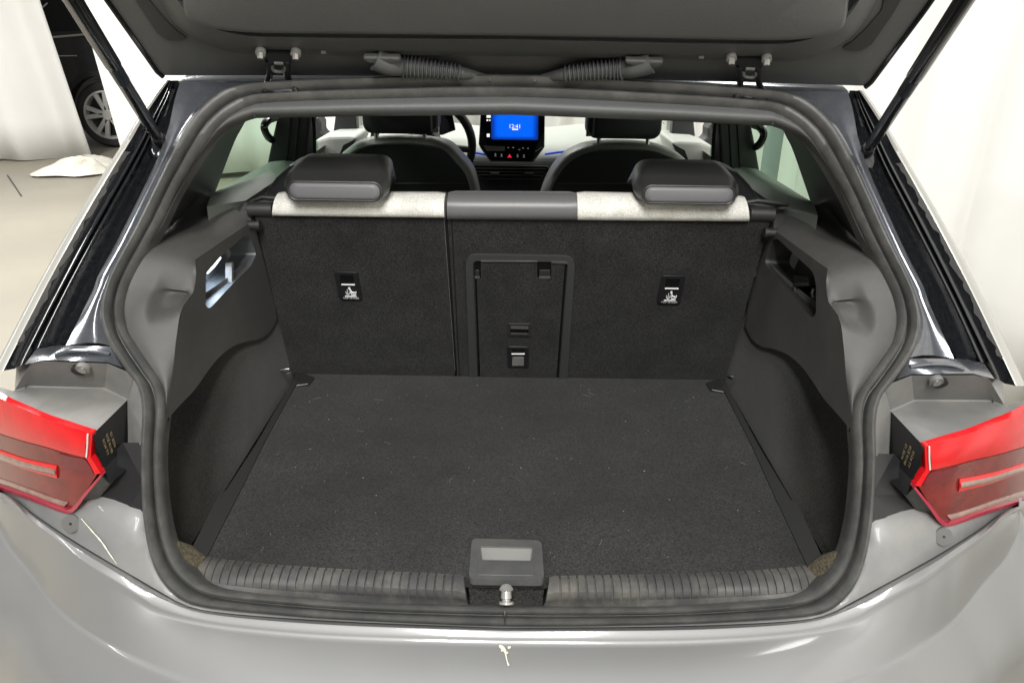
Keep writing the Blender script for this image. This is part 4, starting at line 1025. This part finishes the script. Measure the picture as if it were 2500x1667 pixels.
# tablet
tq = [(1175, 262), (1330, 264), (1328.5, 359), (1325, 364), (1303, 394), (1298, 396.5), (1200, 395), (1195, 392), (1174, 362), (1169.5, 352)]
yT = 2.90
tab = link('tablet', MB().prism([atY(q, yT) for q in tq], (0, .02, 0)), screen_k, dsh, smooth=0, bevel=.0015)
tb = [atY(q, yT - .001) for q in tq]; link('tablet_edge', MB().tube(tb + [tb[0]], .0016, 6, False), trimp, tab)
link('screen', MB().prism([atY(q, yT - .0014) for q in roundpoly([(1199, 272), (1314, 273), (1314, 343), (1199, 341)], 5, 3)], (0, .001, 0)), screen_b, tab, smooth=0)
link('screen_clock', text_mb('12:41', .021, atY((1257, 309.5), yT - .0022), (1, 0, 0), (0, 0, 1)), glow_w, tab, smooth=0)
link('screen_line', MB().prism([atY(q, yT - .0022) for q in ((1250.5, 315), (1265, 315), (1265, 318), (1250.5, 318))], (0, .0006, 0)), glow_w, tab, smooth=0)
for q, wd, ht in (((1193, 285), 10, 6), ((1190, 294), 4, 4), ((1196, 294), 2.5, 4), ((1192, 331), 7, 8)):
    link('screen_icon', MB().prism([atY((q[0] + a_ * wd / 2, q[1] + b_ * ht / 2), yT - .0022) for a_, b_ in ((-1, -1), (1, -1), (1, 1), (-1, 1))], (0, .0006, 0)), glow_w, tab, smooth=0)
link('touch_slider', MB().prism([atY(q, yT - .002) for q in ((1180, 356), (1233, 358), (1232, 369), (1188, 369))], (0, .001, 0)), trimp, tab, smooth=0)
link('tablet_glint', MB().tube([atY((1307, 371), yT - .002), atY((1324, 359.5), yT - .002)], .0018, 6), chrome, tab)
for q in ((1209.5, 379), (1224.5, 380), (1263.5, 381), (1279, 382)):
    m = MB(); c = atY((q[0], q[1] - 2.2), yT - .002); m.cyl(c, c + Vector((0, .001, 0)), .0028, 10); m.prism([atY(p, yT - .002) for p in ((q[0] - 3, q[1] + 3), (q[0] - 1.6, q[1] + .4), (q[0] + 1.6, q[1] + .4), (q[0] + 3, q[1] + 3))], (0, .001, 0)); link('button_icon', m, white_p, tab, smooth=0)
for q in ((1204, 360), (1217, 359), (1241, 361), (1253, 361), (1268, 366), (1277, 362), (1289, 363)):
    link('button_icon', MB().prism([atY((q[0] + a_ * 2, q[1] + b_ * 1), yT - .002) for a_, b_ in ((-1, -1), (1, -1), (1, 1), (-1, 1))], (0, .001, 0)), white_p, tab, smooth=0)
link('hazard_icon', MB().prism([atY(q, yT - .002) for q in ((1244, 376.5), (1249.5, 385), (1238.5, 385))], (0, .001, 0)), glow_r, tab, smooth=0)
# steering wheel
wc_ = atY((1034, 352), 2.80); m = MB(); ax = Vector((0, 1, .35)).normalized(); e1 = Vector((1, 0, 0)); e2 = ax.cross(e1)
ringp = [wc_ + (e1 * cos(a) + e2 * sin(a)) * .176 for a in [2 * pi * k / 48 for k in range(48)]]
m.tube(ringp + [ringp[0]], .0155, 10, False); swl = link('steering_wheel', m, leather, car)
m = MB().cyl(wc_ - ax * .02, wc_ + ax * .03, .062, 24); link('wheel_hub', m, leather, swl)
m = MB()
for a in (0.12, pi - .12, -pi / 2): m.tube([wc_ + (e1 * cos(a) + e2 * sin(a)) * .05, wc_ + (e1 * cos(a) + e2 * sin(a)) * .17], .012, 8)
link('wheel_spoke', m, leather, swl)
ck = [atY(q, 3.0) for q in ((1072, 282), (1105, 282), (1112, 318), (1080, 330), (1072, 330))]; link('instrument_display', MB().prism(ck, (0, .02, 0)), screen_k, dsh, smooth=0)
link('steering_stalk', MB().tube([atY((1140, 300), 2.84), atY((1150, 318), 2.84)], .008, 8), leather, swl)
# windscreen, cabin floor, roof lining
mb = MB().grid([[Vector((-.66, 2.75, 1.46)), Vector((.66, 2.75, 1.46))], [Vector((-.72, 3.75, 1.02)), Vector((.72, 3.75, 1.02))]]); link('windscreen', mb, clear_g, car, smooth=0)
mb = MB().grid([[Vector((-.70, 1.60, .45)), Vector((.70, 1.60, .45))], [Vector((-.70, 3.4, .35)), Vector((.70, 3.4, .35))], [Vector((-.70, 3.45, 1.0)), Vector((.70, 3.45, 1.0))]]); link('cabin_floor', mb, dash_d, car, smooth=0)

# ---- tailgate, open above
HY, HZ = 1.425, 1.432
gd = Vector((0, -cos(radians(46)), sin(radians(46)))); gn = Vector((0, -sin(radians(46)), -cos(radians(46))))   # along the gate (away from the hinge), and its inner normal
gp = Vector((0, HY, HZ))
def atG(q, off=0): return atP(q, gp + gn * off, gn)
ed = [atG((404, 187)), atG((398, 187)), atG((386, 176)), atG((330, 96)), atG((262, 0)), atG((200, -92)), atG((150, -170))]
bt_ = [atG(q) for q in ((404, 187), (650, 187), (900, 188), (1250, 190))]
ys_ = ed[-1]; 
half = [Vector((0, bt_[-1].y, bt_[-1].z))] + [atG((700, 187)), atG((398, 187)), atG((386, 176)), atG((330, 96)), atG((262, 0)), atG((215, -70))]
tp = atG((215, -70)); half += [Vector((-.66, 0, 0)) + Vector((0, (gp + gd * .62).y, (gp + gd * .62).z)), Vector((-.60, (gp + gd * .85).y, (gp + gd * .85).z)), Vector((0, (gp + gd * .92).y, (gp + gd * .92).z))]
full = half + [mir(p) for p in half[1:-1]][::-1]
mb = MB(); mb.prism(full, -gn * .035); 
gate = link('tailgate', mb, gate_m, car, smooth=20, bevel=.004)
# rubber edge along the gate sides
eg = [atG((398, 188), .002), atG((384, 176), .002), atG((328, 96), .002), atG((260, 0), .002), atG((200, -90), .002)]; both('gate_edge', MB().tube(eg, .0045, 8), gloss_blk, gate)
# raised inner frame with rounded corners
def half_ring(pts, off): 
    h = crom([atG(q, off) for q in pts], 6); h[-1].x = 0 if abs(h[-1].x) < .03 else h[-1].x; return h
fr0 = [(360, -120), (372, -40), (395, 10), (430, 60), (478, 95), (530, 118), (580, 130), (650, 131), (760, 133), (900, 135), (1252, 137)]
fr1 = [(378, -120), (390, -40), (412, 8), (446, 52), (494, 84), (545, 104), (590, 112), (660, 114), (760, 117), (900, 119), (1252, 122)]
fr2 = [(400, -120), (412, -40), (432, 0), (462, 36), (508, 64), (556, 80), (600, 88), (660, 91), (760, 93), (900, 95), (1252, 97)]
fr3 = [(405, -120), (417, -40), (437, -4), (466, 31), (512, 58), (560, 74), (602, 81), (660, 84), (760, 86), (900, 88), (1252, 90)]
F = [half_ring(p, o) for p, o in ((fr0, 0), (fr0, .012), (fr1, .034), (fr2, .044), (fr3, .036))]
both('gate_frame', MB().grid(F), gate_m, gate, smooth=50)
# inner panel
pi0 = [(440, -120), (441, -60), (444, -10), (446, 20), (452, 40), (470, 55), (500, 66), (540, 74), (600, 79), (700, 81), (900, 82), (1252, 86)]
pi1 = [(448, -120), (449, -60), (452, -10), (455, 16), (462, 32), (480, 46), (508, 57), (546, 65), (604, 71), (700, 74), (900, 76), (1252, 80)]
p0_, p1_ = half_ring(pi0, .034), half_ring(pi1, .050); ctr = [Vector((0, (gp + gd * .5 + gn * .055).y, (gp + gd * .5 + gn * .055).z))] * len(p0_)
top_c = atG((1252, -120), .052); top_c.x = 0
mb = MB().grid([p0_, [a.lerp(b, .6) + gn * .004 for a, b in zip(p0_, p1_)], p1_]); mb.holed(p1_ + [top_c])
both('gate_panel', mb, gate_in, gate, smooth=40)
# dark triangular recess on the gate flank
tri = [(352, -60), (362, 0), (402, 48), (430, 76), (458, 96), (440, 101), (412, 100), (385, 84), (330, 0), (300, -60)]
both('gate_recess', MB().prism([atG(q, .003) for q in roundpoly(tri, 6, 2)], gn * -.002), gloss_blk if False else trimd, gate, smooth=0)
# hinges
def hinge(u0, v0):
    s = lambda x, y: (u0 + x, v0 + y)
    m = MB()
    L_ = [atG(s(-24, 24), .030), atG(s(-22, 60), .022), atG(s(-27, 78), .012), atF(s(-32, 94), -.004), atF(s(-33, 100), .0)]
    R_ = [atG(s(22, 24), .030), atG(s(22, 60), .022), atG(s(28, 78), .012), atF(s(40, 94), -.004), atF(s(42, 100), .0)]
    m.tube(crom(L_, 4), .0058, 8); m.tube(crom(R_, 4), .0058, 8)
    m.prism([atG(q, .034) for q in (s(-38, 8), s(40, 10), s(22, 32), s(-22, 30))], gn * -.02)
    h = link('hinge', m, matt_blk, gate, smooth=50)
    ul = [atG(q, .030) for q in (s(-15, 36), s(-15, 44), s(-8, 50), s(8, 51), s(15, 45), s(16, 37))]; link('hinge_loop', MB().tube(crom(ul, 4), .0032, 8), gate_in, h)
    link('hinge_pin', MB().tube([atG(s(-10, 30), .034), atG(s(12, 31), .034)], .003, 8), gate_in, h)
    for dx_ in (-44, 40):
        a = atG(s(dx_ + (2 if dx_ > 0 else 0), 6 + (2 if dx_ > 0 else 0)), .040)
        m = MB().cyl(a - gn * .006, a + Vector((0, -.0015, -.0015)), .0085, 16); m.cyl(a, a + Vector((0, -.003, -.009)), .0052, 6)
        link('hinge_bolt', m, steel_m, h, smooth=30)
    ft = [atF(q, o) for q, o in ((s(-40, 102), .004), (s(-20, 97), -.0), (s(0, 101), 0), (s(25, 98), 0), (s(48, 104), .004))]; link('hinge_foot', MB().tube(crom(ft, 4), .004, 6), matt_blk, h)
hinge(680, 124); hinge(1830, 138)
# cable grommets with ribbed sleeves
def sleeve(pts, foot, pr_):
    P3_ = [atG(q, .030) if i < 2 else atF(q, -.012) if i > len(pts) - 3 else atG(q, .024) for i, q in enumerate(pts)]
    path = resample(crom(P3_, 8), 220); r = []
    for i in range(220):
        t = i / 219
        if t < .24: rr = .020 - .004 * t / .24
        elif t < .72:
            rr = (.0185 - .006 * (t - .24) / .48) + .0024 * max(-1, min(1, 2.2 * sin((t - .24) / .48 * 2 * pi * 15)))
        else: rr = .011 - .006 * (t - .72) / .28
        r.append(rr)
    o = link('cable_sleeve', MB().tube(path, r, 14), gate_m, gate, smooth=35)
    fp = [atG(q, .030) for q in foot]; link('sleeve_foot', MB().prism(fp, gn * .012), gate_m, o, smooth=0, bevel=.003)
    return o
sleeve([(915, 143), (950, 158), (985, 163), (1060, 171), (1120, 178), (1165, 186), (1200, 196)], [(888, 128), (978, 130), (980, 140), (960, 146), (905, 143), (888, 135)], 0)
sleeve([(1590, 151), (1550, 164), (1515, 168), (1440, 175), (1380, 182), (1335, 189), (1300, 198)], [(1526, 136), (1618, 138), (1618, 145), (1605, 152), (1545, 149), (1526, 144)], 0)
# small clips on the gate frame
for q in ((790, 126), (1712, 138)): link('gate_clip', MB().prism([atG((q[0] + a_ * 6, q[1] + b_ * 2), .030) for a_, b_ in ((-1, -1), (1, -1), (1, 1), (-1, 1))], gn * .004), bracket_m, gate, smooth=0)

# ---- gas struts
lo_p = atF((390, 345), .02); lo_r = mir(lo_p)
d_top = atY((166, -20), .98)
mb = MB(); pts = [lo_p.lerp(d_top, t) for t in (.055, .09, .09, .30, .30, .62, .625, 1.25)]
mb.tube([lo_p.lerp(d_top, t) for t in (.04, .10, .105, .60, .605, 1.3)], [.0082, .0090, .0098, .0098, .0112, .0112], 18)
strut = both('gas_strut', mb, gloss_blk, car, smooth=40)
mb = MB(); mb.tube([lo_p + Vector((.010, .012, -.004)), lo_p, lo_p.lerp(d_top, .045)], [.011, .0125, .010], 14); mb.cyl(lo_p + Vector((0, .03, -.01)), lo_p + Vector((0, -.004, .002)), .012, 16)
both('strut_socket', mb, matt_blk, strut, smooth=50)
mb = MB(); lab0, lab1 = lo_p.lerp(d_top, .50), lo_p.lerp(d_top, .60); mb.tube([lab0, lab1], .0101, 18, False); both('strut_label', mb, mat('label_ink', (.018, .026, .036), .35), strut)
mb = MB(); base = lo_p + Vector((0, .012, -.014)); rr_ = [(.032, .0), (.026, .006), (.018, .008)]
mb.tube([base + Vector((0, .02, -.012)), base + Vector((0, .004, -.003)), base], [.036, .030, .020], 20); both('strut_mount', mb, paint_gloss, car, smooth=60)

# ---- lint and hairs on the boot carpet
rn = random.Random(3); mb = MB()
for k in range(12):
    x_, y_ = rn.uniform(-.46, .46), rn.uniform(1.0, 1.62); a = rn.uniform(0, 6.28); L = rn.uniform(.006, .024); c = rn.uniform(-1, 1)
    mb.tube([Vector((x_ + cos(a + c * t) * L * t, y_ + sin(a + c * t) * L * t, .7212)) for t in (0, .33, .66, 1)], .00016, 4)
for k in range(150):
    x_, y_ = rn.uniform(-.48, .48), rn.uniform(.98, 1.65); r = .00030 + .00055 * rn.random() ** 3
    mb.box((x_, y_, .7206), (r * 2, r * rn.uniform(1, 3), r), Matrix.Rotation(rn.uniform(0, 3), 3, 'Z'))
tag(link('lint', mb, lint_m, bf), kind='stuff')
